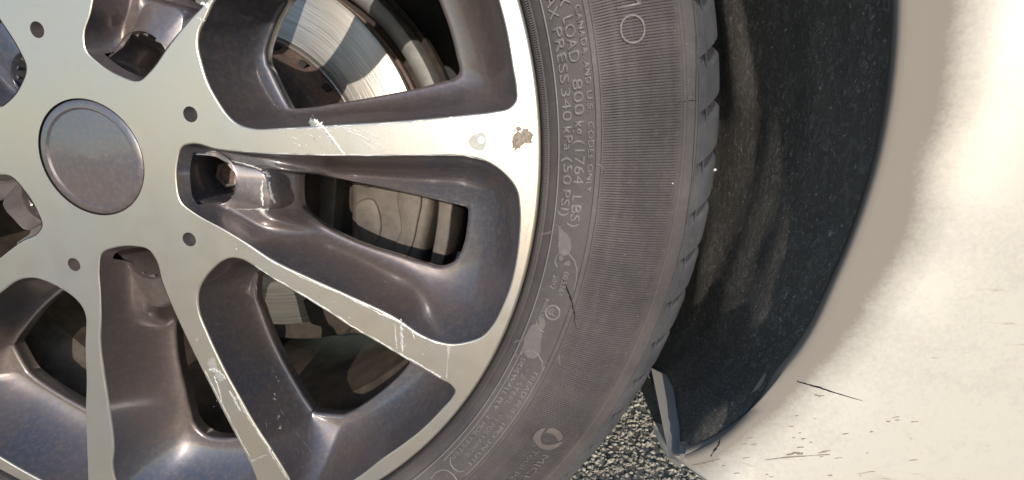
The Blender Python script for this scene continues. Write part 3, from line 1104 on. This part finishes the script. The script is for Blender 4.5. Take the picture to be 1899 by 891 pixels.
for s, a, b in (('CANADA', (1063, 15), (1079, 106)), ('AND', (1080, 118), (1084, 160)), ('U.S.', (1085, 172), (1087, 212)), ('CODES', (1088, 229), (1087, 298)), ('ONLY', (1086, 307), (1084, 360))):
    arc_text(s, a, b, 2.8, .42, rad=280.4, weight=.02)
arc_text('003361', (1046, 505), (1036, 548), 2.9, .4)
arc_text('2012', (1026, 511), (1022, 537), 2.7, .4)
arc_text('A005337', (1013, 553), (997, 599), 2.3, .4)
arc_text('SIDEWALL PLY', (968, 663), (916, 760), 2.7, .4, rad=270.4)
arc_text('1 POLYESTER', (908, 776), (838, 853), 2.5, .4, rad=270.4)
arc_text('* 2 STEEL', (982, 683), (941, 753), 2.5, .4, rad=274.8)
arc_text('* 1 POLYAMIDE', (931, 768), (866, 848), 2.5, .4, rad=274.8)
arc_text('TREAD PLIES', (1000, 691), (952, 782), 2.7, .4, rad=279.6)
arc_text('1PO 3N U11', (943, 793), (876, 866), 2.5, .4, rad=279.4)
arc_text('MICHELIN', (1002, 842), (925, 935), 5.2, .45, mat=M_SCUFF, weight=0.004)
arc_text('Total Performance', (987, 832), (880, 950), 4.2, .45, mat=M_SCUFF, weight=0.004)
arc_text('MO', (1140, -28), (1147, 90), 13.5, .5, mat=M_LETTER_LIT, weight=-0.022)

def tyre_ribbon(name, pts, mat, h=.35, w=None, n=4, lab=None, closed=False):
    """half-round bead along photo points (px, py, half width px) lying on the tyre"""
    K = []
    for i in range(len(pts) - 1):
        a, b = pts[i], pts[i + 1]
        for k in range(n):
            K.append(tuple(a[j] + (b[j] - a[j]) * k / n for j in range(3)))
    K.append(pts[-1])
    L, Cc, Rr = [], [], []
    for i, (x, y, ww) in enumerate(K):
        x0, y0, _ = K[max(i - 1, 0)]; x1, y1, _ = K[min(i + 1, len(K) - 1)]
        d = math.hypot(x1 - x0, y1 - y0) or 1
        nx, ny = -(y1 - y0) / d, (x1 - x0) / d
        a = on_tyre(x + nx * ww, y + ny * ww); b = on_tyre(x - nx * ww, y - ny * ww); c = on_tyre(x, y)
        L.append((a[0], a[1], a[2] + min(h, .05))); Rr.append((b[0], b[1], b[2] + min(h, .05))); Cc.append((c[0], c[1], c[2] + h))
    V, Fc = loft([L, Cc, Rr], closed=False)
    o = mesh_obj(name, V, Fc, mat)
    fix_up(o)
    if lab: o['label'] = lab
    return tc(o)
def circ(cx, cy, rx, w, n=28, a0=0, a1=360):
    return [(cx + rx * math.cos(math.radians(a0 + (a1 - a0) * i / n)), cy + rx * math.sin(math.radians(a0 + (a1 - a0) * i / n)), w) for i in range(n + 1)]
tyre_ribbon('emblem_ring', circ(1025.8, 582.5, 13, 1.6), M_LETTER_LIT, .5, n=1, lab='raised ring around three nested letters C')
for k in range(3):
    tyre_ribbon('emblem_letter', circ(1022.5 + 3.6 * k, 582 + 1.2 * (k - 1), 5.0, .8, 12, 75, 285), M_LETTER_LIT, .45, n=1)
# roundel beside the maker's name
def tyre_patch(name, pts, mat, h=.3, sub=3, jag=0.0, seed=2, lab=None):
    r = random.Random(seed)
    S = smooth_closed(pts, sub)
    P3 = [on_tyre(q[0] + r.uniform(-jag, jag), q[1] + r.uniform(-jag, jag)) for q in S]
    bm = bmesh.new()
    vs = [bm.verts.new(W(p[0], p[1], p[2] + h)) for p in P3]
    f = bm.faces.new(vs)
    ex = bmesh.ops.extrude_face_region(bm, geom=[f])
    nv = [v for v in ex['geom'] if isinstance(v, bmesh.types.BMVert)]
    for v in nv: v.co.y += (h + .3) / 1000
    bmesh.ops.triangulate(bm, faces=bm.faces)
    bmesh.ops.recalc_face_normals(bm, faces=bm.faces)
    me = bpy.data.meshes.new(name); bm.to_mesh(me); bm.free()
    me.materials.append(mat)
    o = bpy.data.objects.new(name, me); COL.objects.link(o)
    if lab: o['label'] = lab
    return tc(o)
def c6(l): return [(960 + x / 8.03, 780 + y / 8.03) for x, y in l]
tyre_patch('emblem_crescent', c6([(430,120),(340,145),(270,200),(235,270),(270,340),(320,400),(400,440),(480,448),(560,430),(630,390),(680,325),(640,330),(580,355),(500,372),(420,370),(370,350),(352,280),(370,200)]), M_SCUFF, .62)
tyre_patch('emblem_crescent', c6([(480,120),(540,125),(610,155),(660,210),(678,260),(660,305),(610,312),(588,270),(550,230),(500,205),(430,185),(450,150)]), M_SCUFF, .62)

# cartouche outlines
def arc_line(r, a0, a1, n=60, rr_=.28, h=.32):
    L = []
    ra, rb, rc_ = [], [], []
    for i in range(n + 1):
        a = a0 + (a1 - a0) * i / n
        for lst, dr, dz in ((ra, -rr_, 0), (rb, 0, h), (rc_, rr_, 0)):
            p = pol(r + dr, a); lst.append((p[0], p[1], tz(r + dr) + dz))
    V, Fc = loft([ra, rb, rc_], closed=False)
    o = mesh_obj('moulding_line', V, Fc, M_LETTER_LIT); fix_up(o)
    return tc(o)
tc_a0 = rphi(990, 660)[1]; tc_a1 = rphi(850, 868)[1]
arc_line(283.8, tc_a0 - .5, tc_a1)
arc_line(269.2, tc_a0 + 1.2, tc_a1 - 1)
tyre_ribbon('moulding_line', [(966,661,1),(970,655,1),(980,652,1),(990,654,1),(1000,662,1),(1007,675,1),(1008,690,1)], M_LETTER_LIT, .35)
tyre_ribbon('moulding_line', [(836,852,1),(836,862,1),(842,872,1),(852,878,1),(862,876,1)], M_LETTER_LIT, .35)
tyre_ribbon('moulding_line', [(800,891,1),(808,880,1),(820,874,1),(832,876,1),(842,884,1),(848,893,1)], M_LETTER_LIT, .35)
tyre_ribbon('moulding_line', [(1042,468,1),(1056,474,1),(1066,486,1),(1071,502,1),(1070,520,1),(1066,540,1)], M_LETTER_LIT, .4)
tyre_ribbon('moulding_line', [(1034,498,1),(1030,488,1),(1033,478,1),(1040,470,1)], M_LETTER_LIT, .4)
tyre_ribbon('moulding_line', [(996,598,1),(996,606,1),(1003,614,1),(1010,619,1)], M_LETTER_LIT, .35)
a_t0 = rphi(1075, 5)[1]
arc_line(266.6, 30, -60, 300, .3, .28)
# raised triangular wear marks
tyre_patch('wear_mark', [(1039,474),(1046,482),(1041,486),(1037,480)], M_SCUFF, .9)
tyre_patch('wear_mark', [(1046,492),(1057,484),(1058,494),(1050,494)], M_SCUFF, .9)
# scuffs, torn nicks and the crack
tyre_patch('scuff_patch', [(1038,421),(1044,430),(1054,438),(1060,452),(1058,470),(1048,478),(1040,474),(1036,458),(1037,440)], M_SCUFF, .22, jag=.8)
tyre_patch('scuff_patch', [(972,636),(980,616),(990,604),(1002,602),(1006,620),(1004,642),(1000,660),(988,668),(976,662)], M_SCUFF, .22, jag=.9)
tyre_patch('scuff_patch', [(1002,588),(1009,592),(1011,610),(1006,614),(1001,604)], M_SCUFF, .25, jag=.5)
for i, p in enumerate([[(1104,309,1.2),(1112,308,2.2),(1117,312,2.8),(1122,318,1.2)], [(1005,437,2.0),(1013,436,2.8),(1020,434,2.4),(1024,431,1)], [(952,640,.8),(960,634,1.8),(966,636,2.6),(972,630,1.2)], [(1034,668,1),(1037,662,2.2),(1040,680,1)], [(955,652,.7),(959,664,1)], [(1033,420,.8),(1038,424,1.4),(1044,421,.8)]]):
    tyre_ribbon('torn_nick', p, M_SCUFF, .8, n=3)
tyre_ribbon('crack', [(1045,520,.7),(1049,530,1.2),(1054,542,1.5),(1058,553,1.9),(1062,563,1.6),(1064,576,1.9),(1067,586,1.4),(1066,597,.9),(1070,611,.4)], M_CRACK, .12, n=2, lab='black jagged crack in the sidewall')
rr = random.Random(77)
for k in range(60):
    x = rr.uniform(1010, 1320); y = rr.uniform(20, 860)
    r_, a_ = rphi(x, y)
    if not (262 < r_ < 352): continue
    s = rr.uniform(.6, 1.5)
    tyre_patch('light_speck', [(x - s, y), (x, y - s), (x + s, y), (x, y + s)], M_CHIP if rr.random() < .04 else M_SCUFF, .5, sub=1, jag=.3, seed=k)
# lines pressed into the shoulder
for pts in ([(1258,193,.5),(1285,189,.7),(1300,190,.5)], [(1291,70,.4),(1292,130,.6),(1290,230,.5),(1284,330,.5),(1272,420,.5)], [(1168,360,.9),(1150,360,.9),(1190,362,.7)]):
    tyre_ribbon('pressed_line', pts, M_CRACK if pts[0][2] < .6 else M_RIB, .2)

# ================================================================== BRAKE
DC = (-14.0, -9.0)
disc = empty('brake_disc', W(DC[0], DC[1], -150))
tag(disc, 'brushed steel brake disc seen through the spoke windows', 'brake disc')
def dchild(o):
    o.parent = disc; o.matrix_parent_inverse = Matrix.Translation(-W(DC[0], DC[1], -150)); return o
dchild(add_revolve('friction_ring', [(108.5, -149.0), (110.5, -148.3), (112, -150), (160, -150), (162, -150.6), (162.6, -152), (162.6, -158)], M_DISC, None, 240, 30, centre=DC))
dchild(add_revolve('disc_rim', [(162.4, -158), (158, -159), (158, -170), (163, -171), (163, -179), (108, -179)], M_HAT, None, 240, 30, centre=DC))
dchild(add_revolve('bright_inner_edge', [(106.4, -150.2), (107.2, -148.6), (108.4, -147.8), (109.4, -148.4)], M_CHIP if False else M_EDGE, None, 240, 60, centre=DC))
dchild(add_revolve('disc_hat', [(106.6, -160), (106.0, -149), (101, -143), (97, -126), (93, -122), (30, -122)], M_HAT, None, 240, 30, centre=DC))
for k in range(24):
    a = 15 * k + 6
    c, s = math.cos(math.radians(a)), math.sin(math.radians(a))
    P = [(-1, 0), (0.2, 3.0), (1, 3.4), (1, -3.4), (0.2, -3.0)]
    V = []
    for (u, v) in P:
        r = 100.5 + u * 5.0
        V.append((DC[0] + r * c - v * s, DC[1] + r * s + v * c, -142.2 + (98 - r) * .0))
    V2 = [(x, y, -150) for x, y, z in V]
    n = len(V)
    Fc = [tuple(range(n))] + [(i, i + n, (i + 1) % n + n, (i + 1) % n) for i in range(n)]
    o = mesh_obj('vent_slot', V + V2, Fc, M_BLACK, smooth=False)
    fix_normals(o)
    dchild(o)
shield = empty('brake_dust_shield', W(0, 0, -185))
tag(shield, 'grey pressed metal dust shield behind the brake disc', 'dust shield')
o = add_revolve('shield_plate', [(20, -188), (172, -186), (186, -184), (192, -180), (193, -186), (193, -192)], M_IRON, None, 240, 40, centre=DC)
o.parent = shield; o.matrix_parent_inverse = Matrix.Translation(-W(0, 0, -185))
o = add_revolve('bent_edge', [(168, -178), (170, -168), (176, -164), (183, -166), (187, -176), (186, -184)], M_SHIELD, None, 60, 50, a0=14, a1=64, centre=DC)
o.parent = shield; o.matrix_parent_inverse = Matrix.Translation(-W(0, 0, -185))

cal = empty('brake_caliper', W(130, -70, -120))
tag(cal, 'pale dusty cast brake caliper behind the middle spoke window', 'brake caliper')
def cc(o):
    o.parent = cal; o.matrix_parent_inverse = Matrix.Translation(-W(130, -70, -120)); return o
body = [ray(px, py, -104) for px, py in [(640,262),(705,250),(775,262),(800,300),(803,380),(790,450),(768,520),(740,575),(690,600),(655,590),(640,540),(648,440),(650,350)]]
cc(prism('caliper_body', [tuple(q) for q in smooth_closed(body, 4)], -172, -104, M_CAL, None, 6))
pad = [ray(px, py, -101) for px, py in [(668,300),(760,306),(768,330),(752,350),(700,344),(676,352),(664,330)]]
cc(prism('caliper_rib', [tuple(q) for q in smooth_closed(pad, 4)], -106, -101.5, M_CAL, None, 1.6))
pad = [ray(px, py, -101) for px, py in [(742,352),(762,340),(776,352),(774,420),(756,478),(736,500),(726,488),(744,430)]]
cc(prism('caliper_rib', [tuple(q) for q in smooth_closed(pad, 4)], -106, -101, M_CAL, None, 2))
pad = [ray(px, py, -101) for px, py in [(660,380),(690,372),(704,400),(700,450),(676,470),(662,430)]]
cc(prism('caliper_rib', [tuple(q) for q in smooth_closed(pad, 4)], -106, -102, M_CAL, None, 1.8))
lobe = [ray(px, py, -112) for px, py in [(812,300),(836,310),(838,400),(826,480),(800,550),(780,590),(770,580),(790,520),(806,450),(814,380)]]
cc(prism('outer_lobe', [tuple(q) for q in smooth_closed(lobe, 4)], -180, -112, M_CAL, None, 5))
col = [ray(px, py, -106) for px, py in [(596,290),(616,284),(624,330),(620,400),(616,470),(606,540),(592,540),(590,440),(594,360)]]
cc(prism('carrier_column', [tuple(q) for q in smooth_closed(col, 4)], -150, -106, M_CAL, None, 4))
web = [ray(px, py, -122) for px, py in [(600,285),(700,270),(700,560),(640,625),(596,600)]]
cc(prism('carrier_web', web, -148, -122, M_IRON, None, 3))
low = [ray(px, py, -128) for px, py in [(560,560),(600,548),(660,560),(700,600),(690,628),(650,622),(626,628),(600,612),(575,605)]]
cc(prism('carrier_foot', low, -150, -128, M_IRON, None, 3))
for (px, py, r) in ((720, 330, 6), (742, 470, 5), (590, 590, 4), (632, 604, 5)):
    c = ray(px, py, -101)
    V, Fc = loft([[(c[0] + q * math.cos(math.pi * i / 3), c[1] + q * math.sin(math.pi * i / 3), z) for i in range(6)] for q, z in ((r, -108), (r, -102), (r * .8, -100.6), (.05, -100.4))])
    if px in (590, 632):
        V = [(x, y, z - 22) for x, y, z in V]
    cc(mesh_obj('caliper_bolt', V, Fc, M_CAL, smooth=False))

# ================================================================== CAR BODY ROUND THE WHEEL
car = empty('car', W(420, -170, 0))
tag(car, 'cream white car bodywork edging the wheel arch at the right', 'car')
car_off = W(420, -170, 0)
def kc(o):
    o.parent = car; o.matrix_parent_inverse = Matrix.Translation(-car_off); return o
def kcc(o, p):
    o.parent = p; o.matrix_parent_inverse = Matrix.Identity(4); return o
ZE = 8.0
E_px = [(1274.6,843.5),(1296,838),(1318,830),(1352,810),(1389,783),(1412.6,759),(1429.5,736),(1449.7,692),(1466.5,678.5),(1490,648),(1520,598),(1540.6,552.5),(1574,480),(1605,400),(1636,300),(1656,200),(1668,100),(1672,0)]
E = [ray(px, py, ZE) for px, py in E_px]
ra, aa = math.hypot(*E[-1]), math.degrees(math.atan2(E[-1][1], E[-1][0]))
for k in range(1, 26):
    t = k / 25
    E.append(pol(ra + 14 * t, aa + (178 - aa) * t))
def resample(P, n):
    P = np.array(P, float)
    d = np.r_[0, np.cumsum(np.linalg.norm(np.diff(P, axis=0), axis=1))]
    s = np.linspace(0, d[-1], n)
    return np.stack([np.interp(s, d, P[:, k]) for k in range(P.shape[1])], 1)
NE = 260
Es = resample(E, NE)
for _ in range(2):
    Es[1:-1] = 0.25 * Es[:-2] + 0.5 * Es[1:-1] + 0.25 * Es[2:]
T = np.gradient(Es, axis=0); T /= np.linalg.norm(T, axis=1)[:, None]
Nn = np.stack([T[:, 1], -T[:, 0]], 1)         # away from the wheel
# skin cross-section: from the arch edge, rolling outwards then away
rows = [(2.2, -10, 1.0), (0.8, -6, 1.0), (0.0, -3.4, 1.0), (0.0, -2.2, 1.0), (0.3, -1.0, 1.0), (1.0, -0.2, 1.0), (3, 0.6, 1.0), (8, 2.0, .92), (14, 3.8, .7), (21, 6.4, .32), (30, 10.0, .08), (48, 16, .05), (75, 18, 0), (120, 18, 0), (200, 14, 0), (330, 4, 0)]
# lower outline of the corner: rows are clipped to it
low_px = [(1247.6,860),(1274.6,874),(1311.6,885.6),(1340,893),(1420,908),(1560,930),(1800,960)]
lowE = [ray(px, py, ZE + 6) for px, py in low_px]
V, Fc, dirt = [], [], []
rings = []
def hash_n(i):
    return noise.noise(Vector((i * .17, 3.1, 0)))
for ri, (d, z, dr) in enumerate(rows):
    ring = []
    for i in range(NE):
        p = Es[i] + Nn[i] * d
        # fan the low end round to the bottom edge of the corner
        k = max(0.0, 1 - i / 26.0)
        lw = np.array(lowE[0]) + (np.array(lowE[-1]) - np.array(lowE[0])) * min(1, d / 330)
        lwr = resample(lowE, 100)
        j = min(99, int(d / 330 * 99))
        f0, f1 = int(j), min(99, int(j) + 1)
        tgt = lwr[j]
        kk = (max(0.0, 1 - i / 26.0)) ** 1.6 * min(1, d / 8.0)
        p = p * (1 - kk) + tgt * kk
        ring.append((p[0], p[1], ZE + z - kk * 3))
        dirt.append(max(0, dr * 0.9 + 0.22 * hash_n(i) - max(0, (i - 120) / 60) * .3) + 0.25 * kk * (1 if d < 40 else .3))
    rings.append(ring)
V, Fc = loft(rings, closed=False)
body_o = mesh_obj('rear_bumper_skin', V, Fc, M_BODY)
fix_normals(body_o)
if sum(p.normal.y * p.area for p in body_o.data.polygons) > 0:
    bm = bmesh.new(); bm.from_mesh(body_o.data); bmesh.ops.reverse_faces(bm, faces=bm.faces); bm.to_mesh(body_o.data); bm.free()
at = body_o.data.attributes.new('dirt', 'FLOAT', 'POINT')
at.data.foreach_set('value', dirt)
kc(body_o)

# underside return of the corner
low_top = resample(lowE, 30)
rings = [[(p[0], p[1], ZE + 3) for p in low_top], [(p[0], p[1] - 1.2, ZE - 2) for p in low_top], [(p[0] + 2, p[1] - 1.0, ZE - 22) for p in low_top], [(p[0] + 8, p[1] + 3, ZE - 90) for p in low_top]]
V, Fc = loft(rings, closed=False)
kcc(mesh_obj('bumper_underside', V, Fc, M_BODY), body_o)

def body_z(px, py):
    # nearest skin vertex depth along the view ray
    best, bz = 1e9, ZE + 14
    for z in (ZE + 2, ZE + 6, ZE + 10, ZE + 14, ZE + 17):
        u = np.array(ray(px, py, z))
        d = np.linalg.norm(Es - u, axis=1)
        i = d.argmin()
        dd = d[i]
        zz = ZE + np.interp(dd, [r[0] for r in rows], [r[1] for r in rows])
        if abs(zz - z) < best:
            best, bz = abs(zz - z), zz
    return bz + .5
def bmark(name, pts, mat, seed=0, h=.1, rag=.4):
    o = ribbon_px(name, pts, 0, mat, rag, h, seed, n=4, zf=body_z)
    kcc(o, body_o); return o
body_z = hit_z([body_o], ZE + 14)
bmark('panel_seam', [(1479,710,1.0),(1500,716,1.4),(1522,722,1.6),(1545,730,1.2),(1575,739,.8),(1600,746,.3)], M_CRACK, 1, .05, .15)
bmark('crack', [(1336,817,1.4),(1334,828,1.2),(1326,838,1.4),(1319,849,1.0)], M_CRACK, 2, .05)
bmark('dirt_scrape', [(1460,847,1.0),(1478,843,2.2),(1490,844,1.4)], M_CORR, 3)
bmark('dirt_scrape', [(1420,856,.6),(1470,850,1.0),(1540,846,.6)], M_CORR, 4)
bmark('dirt_scrape', [(1512,735,.8),(1520,737,1.2),(1530,736,.5)], M_CORR, 5)
bmark('dirt_scrape', [(1286,866,1.4),(1310,862,1.2),(1336,854,.7)], M_CORR, 6)
rr = random.Random(8)
for k in range(36):
    x = rr.uniform(1340, 1700); y = rr.uniform(760, 888)
    if y < 1130 - x * .26 + 30 and x < 1400: continue
    l = rr.uniform(3, 16)
    bmark('dirt_scrape', [(x, y, rr.uniform(.4, 1)), (x + l, y - l * .12, rr.uniform(.3, .8))], M_CORR, 20 + k, .06)

# wheel arch liner
Lpx = [(1273,843),(1260,815),(1251,793),(1243,765),(1234,740),(1215,722),(1207,705)]
NV, NU = 40, 170
Lr = resample(Lpx, 24)
rings = []
for v in range(NV + 1):
    t = v / NV
    z = ZE - 4 - 236 * t
    tl = min(1, t / 0.42)
    fi_ = tl * 23; i0_ = min(22, int(fi_)); px, py = Lr[i0_] * (1 - (fi_ - i0_)) + Lr[i0_ + 1] * (fi_ - i0_)
    s = np.array(ray(px, py, z if t <= .42 else ZE - 4 - 236 * .42))
    rs, as_ = math.hypot(*s), math.degrees(math.atan2(s[1], s[0]))
    if t > .42: as_ -= 0; rs += 4 * (t - .42) / .58
    ring = []
    for u in range(NU + 1):
        w = (u / NU) ** 1.35
        a = as_ + (172 - as_) * w
        # radius of the edge curve at that angle
        ea = np.degrees(np.arctan2(Es[:, 1], Es[:, 0]))
        er = np.hypot(Es[:, 0], Es[:, 1])
        base = np.interp(a, ea[:NE], er[:NE])
        deep = 394 - 22 * min(1, max(0, (a + 26) / 12))
        tgt = base * (1 - t) + deep * t + (16 - 12 * min(1, max(0, (a + 26) / 12))) * math.sin(math.pi * min(1, t * 1.25)) - 5 * math.exp(-((t - .5) / .07) ** 2) * min(1, max(0, (a - 2) / 5))
        k = min(1, (a - as_) / 9.0)
        k = k * k * (3 - 2 * k)
        r = rs * (1 - k) + tgt * k
        if t < .08: r = r * (t / .08) + (np.interp(a, ea[:NE], er[:NE]) - 1.3) * (1 - t / .08) if k > .02 else r
        r += min(1, t * 8) * (1.0 * noise.noise(Vector((a * .12, z * .05, 0))) + 0.4 * math.sin(z * .17 + .4 * math.sin(a * .1)))
        p = pol(r, a)
        ring.append((p[0], p[1], z))
    rings.append(ring)
# tuck the liner's front edge behind the bumper lip
V, Fc = loft(rings, closed=False)
liner = mesh_obj('wheel_arch_liner', V, Fc, M_LINER)
kc(liner)
# flange under the liner end
def strip(name, A, B, mat, parent, nn=20, zA=None, zB=None):
    A3, B3 = resample(A, nn), resample(B, nn)
    ra_ = []; rb_ = []
    for i in range(nn):
        t = i / (nn - 1)
        z = ZE - 12 - 95 * t
        a = ray(A3[i][0], A3[i][1], z); b = ray(B3[i][0], B3[i][1], z + 4)
        ra_.append((a[0], a[1], z)); rb_.append((b[0], b[1], z + 4))
    mid = [((p[0] + q[0]) / 2 , (p[1] + q[1]) / 2 , (p[2] + q[2]) / 2 + 1.5) for p, q in zip(ra_, rb_)]
    back = [(q[0], q[1] - 3, q[2] - 8) for q in rb_]
    V, Fc = loft([ra_, mid, rb_, back], closed=False)
    o = mesh_obj(name, V, Fc, mat)
    return kc(o)
strip('liner_flange', [(1273,843),(1268,830),(1260,812),(1251,792)], [(1247,846),(1238,828),(1226,806),(1216,785)], M_FLAP2, car)
def strip2(name, A, B, mat, z0, z1):
    A3, B3 = resample(A, 16), resample(B, 16)
    ra_, rb_ = [], []
    for i in range(16):
        z = z0 + (z1 - z0) * i / 15
        a = ray(A3[i][0], A3[i][1], z); b = ray(B3[i][0], B3[i][1], z)
        ra_.append((a[0], a[1], z)); rb_.append((b[0], b[1], z))
    V, Fc = loft([ra_, rb_, [(x, y - 2, z - 10) for x, y, z in rb_]], closed=False)
    return kc(mesh_obj(name, V, Fc, mat))
strip2('liner_flap', [(1251,793),(1243,765),(1234,740),(1215,722),(1203,700)], [(1216,787),(1206,765),(1199,745),(1190,727),(1184,712)], M_FLAP, ZE - 42, ZE - 105)
# bright rolled lip that joins flange and bumper corner
strip2('corner_lip', [(1273,844),(1262,845),(1249,844),(1238,830),(1228,812),(1217,790)], [(1262,872),(1254,866),(1243,858),(1232,842),(1222,822),(1212,796)], M_BODY, ZE + 3, ZE - 30)

# added to block light from behind and above: well wall, floor pan, body side
well = [pol(430, a) for a in range(-20, 181, 8)]
o = prism('well_wall_light_block', well + [(-430, -60)], -262, -256, M_BLACK)
kc(o)
def slab(name, x0, x1, y0, y1, z0, z1, mat):
    return kc(prism(name, [(x0, y0), (x1, y0), (x1, y1), (x0, y1)], z0, z1, mat))
slab('floor_pan_light_block', -900, 1500, -95, -60, -1500, -270, M_BLACK)
slab('body_side_light_block', -900, 1500, 470, 640, -120, -4, M_BODY)

# small loose things
def tube(name, pts, rad, mat):
    P = [Vector(p) for p in pts]
    rings = []
    for i, p in enumerate(P):
        t = (P[min(i + 1, len(P) - 1)] - P[max(i - 1, 0)]).normalized()
        a = t.orthogonal().normalized(); b = t.cross(a)
        r = rad * (0.5 + 0.5 * math.sin(math.pi * (i + .5) / len(P)))
        rings.append([tuple(p + a * r * math.cos(2 * math.pi * k / 8) + b * r * math.sin(2 * math.pi * k / 8)) for k in range(8)])
    V, Fc = loft(rings)
    return fix_normals(mesh_obj(name, V, Fc, mat))
M_TWIG = mat_simple('dry_brown_stem', (0.22, 0.13, 0.075), 0.8, 0, .3, 300, .0004)
pts = []
for px, py in [(1293,548),(1294,566),(1297,585),(1296,606),(1293,625),(1291,644),(1290,662)]:
    u = ray(px, py, -120); pts.append((u[0], u[1], -120))
tw = tube('dry_stem', pts, 1.1, M_TWIG)
tag(tw, 'thin dry brown plant stem caught in front of the dark arch liner', 'twig')
def pebble(px, py, z, s, mat, lab):
    u = ray(px, py, z)
    bm = bmesh.new(); bmesh.ops.create_icosphere(bm, subdivisions=2, radius=1)
    r = random.Random(int(px))
    for v in bm.verts:
        k = 1 + .25 * noise.noise(v.co * 1.7 + Vector((px, 0, 0)))
        v.co = W(u[0], u[1], z) + Vector((v.co.x * s * 1.2, v.co.y * s * .9, v.co.z * s * .8)) * k / 1000
    me = bpy.data.meshes.new('pebble'); bm.to_mesh(me); bm.free(); me.materials.append(mat)
    o = bpy.data.objects.new('pebble', me); COL.objects.link(o)
    return tag(o, lab, 'pebble')
pebble(1326, 318, -26.5, 1.0, M_CHIP, 'white pebble wedged in the mouth of a tread groove beside the black liner')
pebble(1154, 771, -24, 2.2, mat_simple('olive_stone', (0.34, 0.35, 0.24), .7), 'greenish pebble wedged in a lower tread groove above the asphalt')
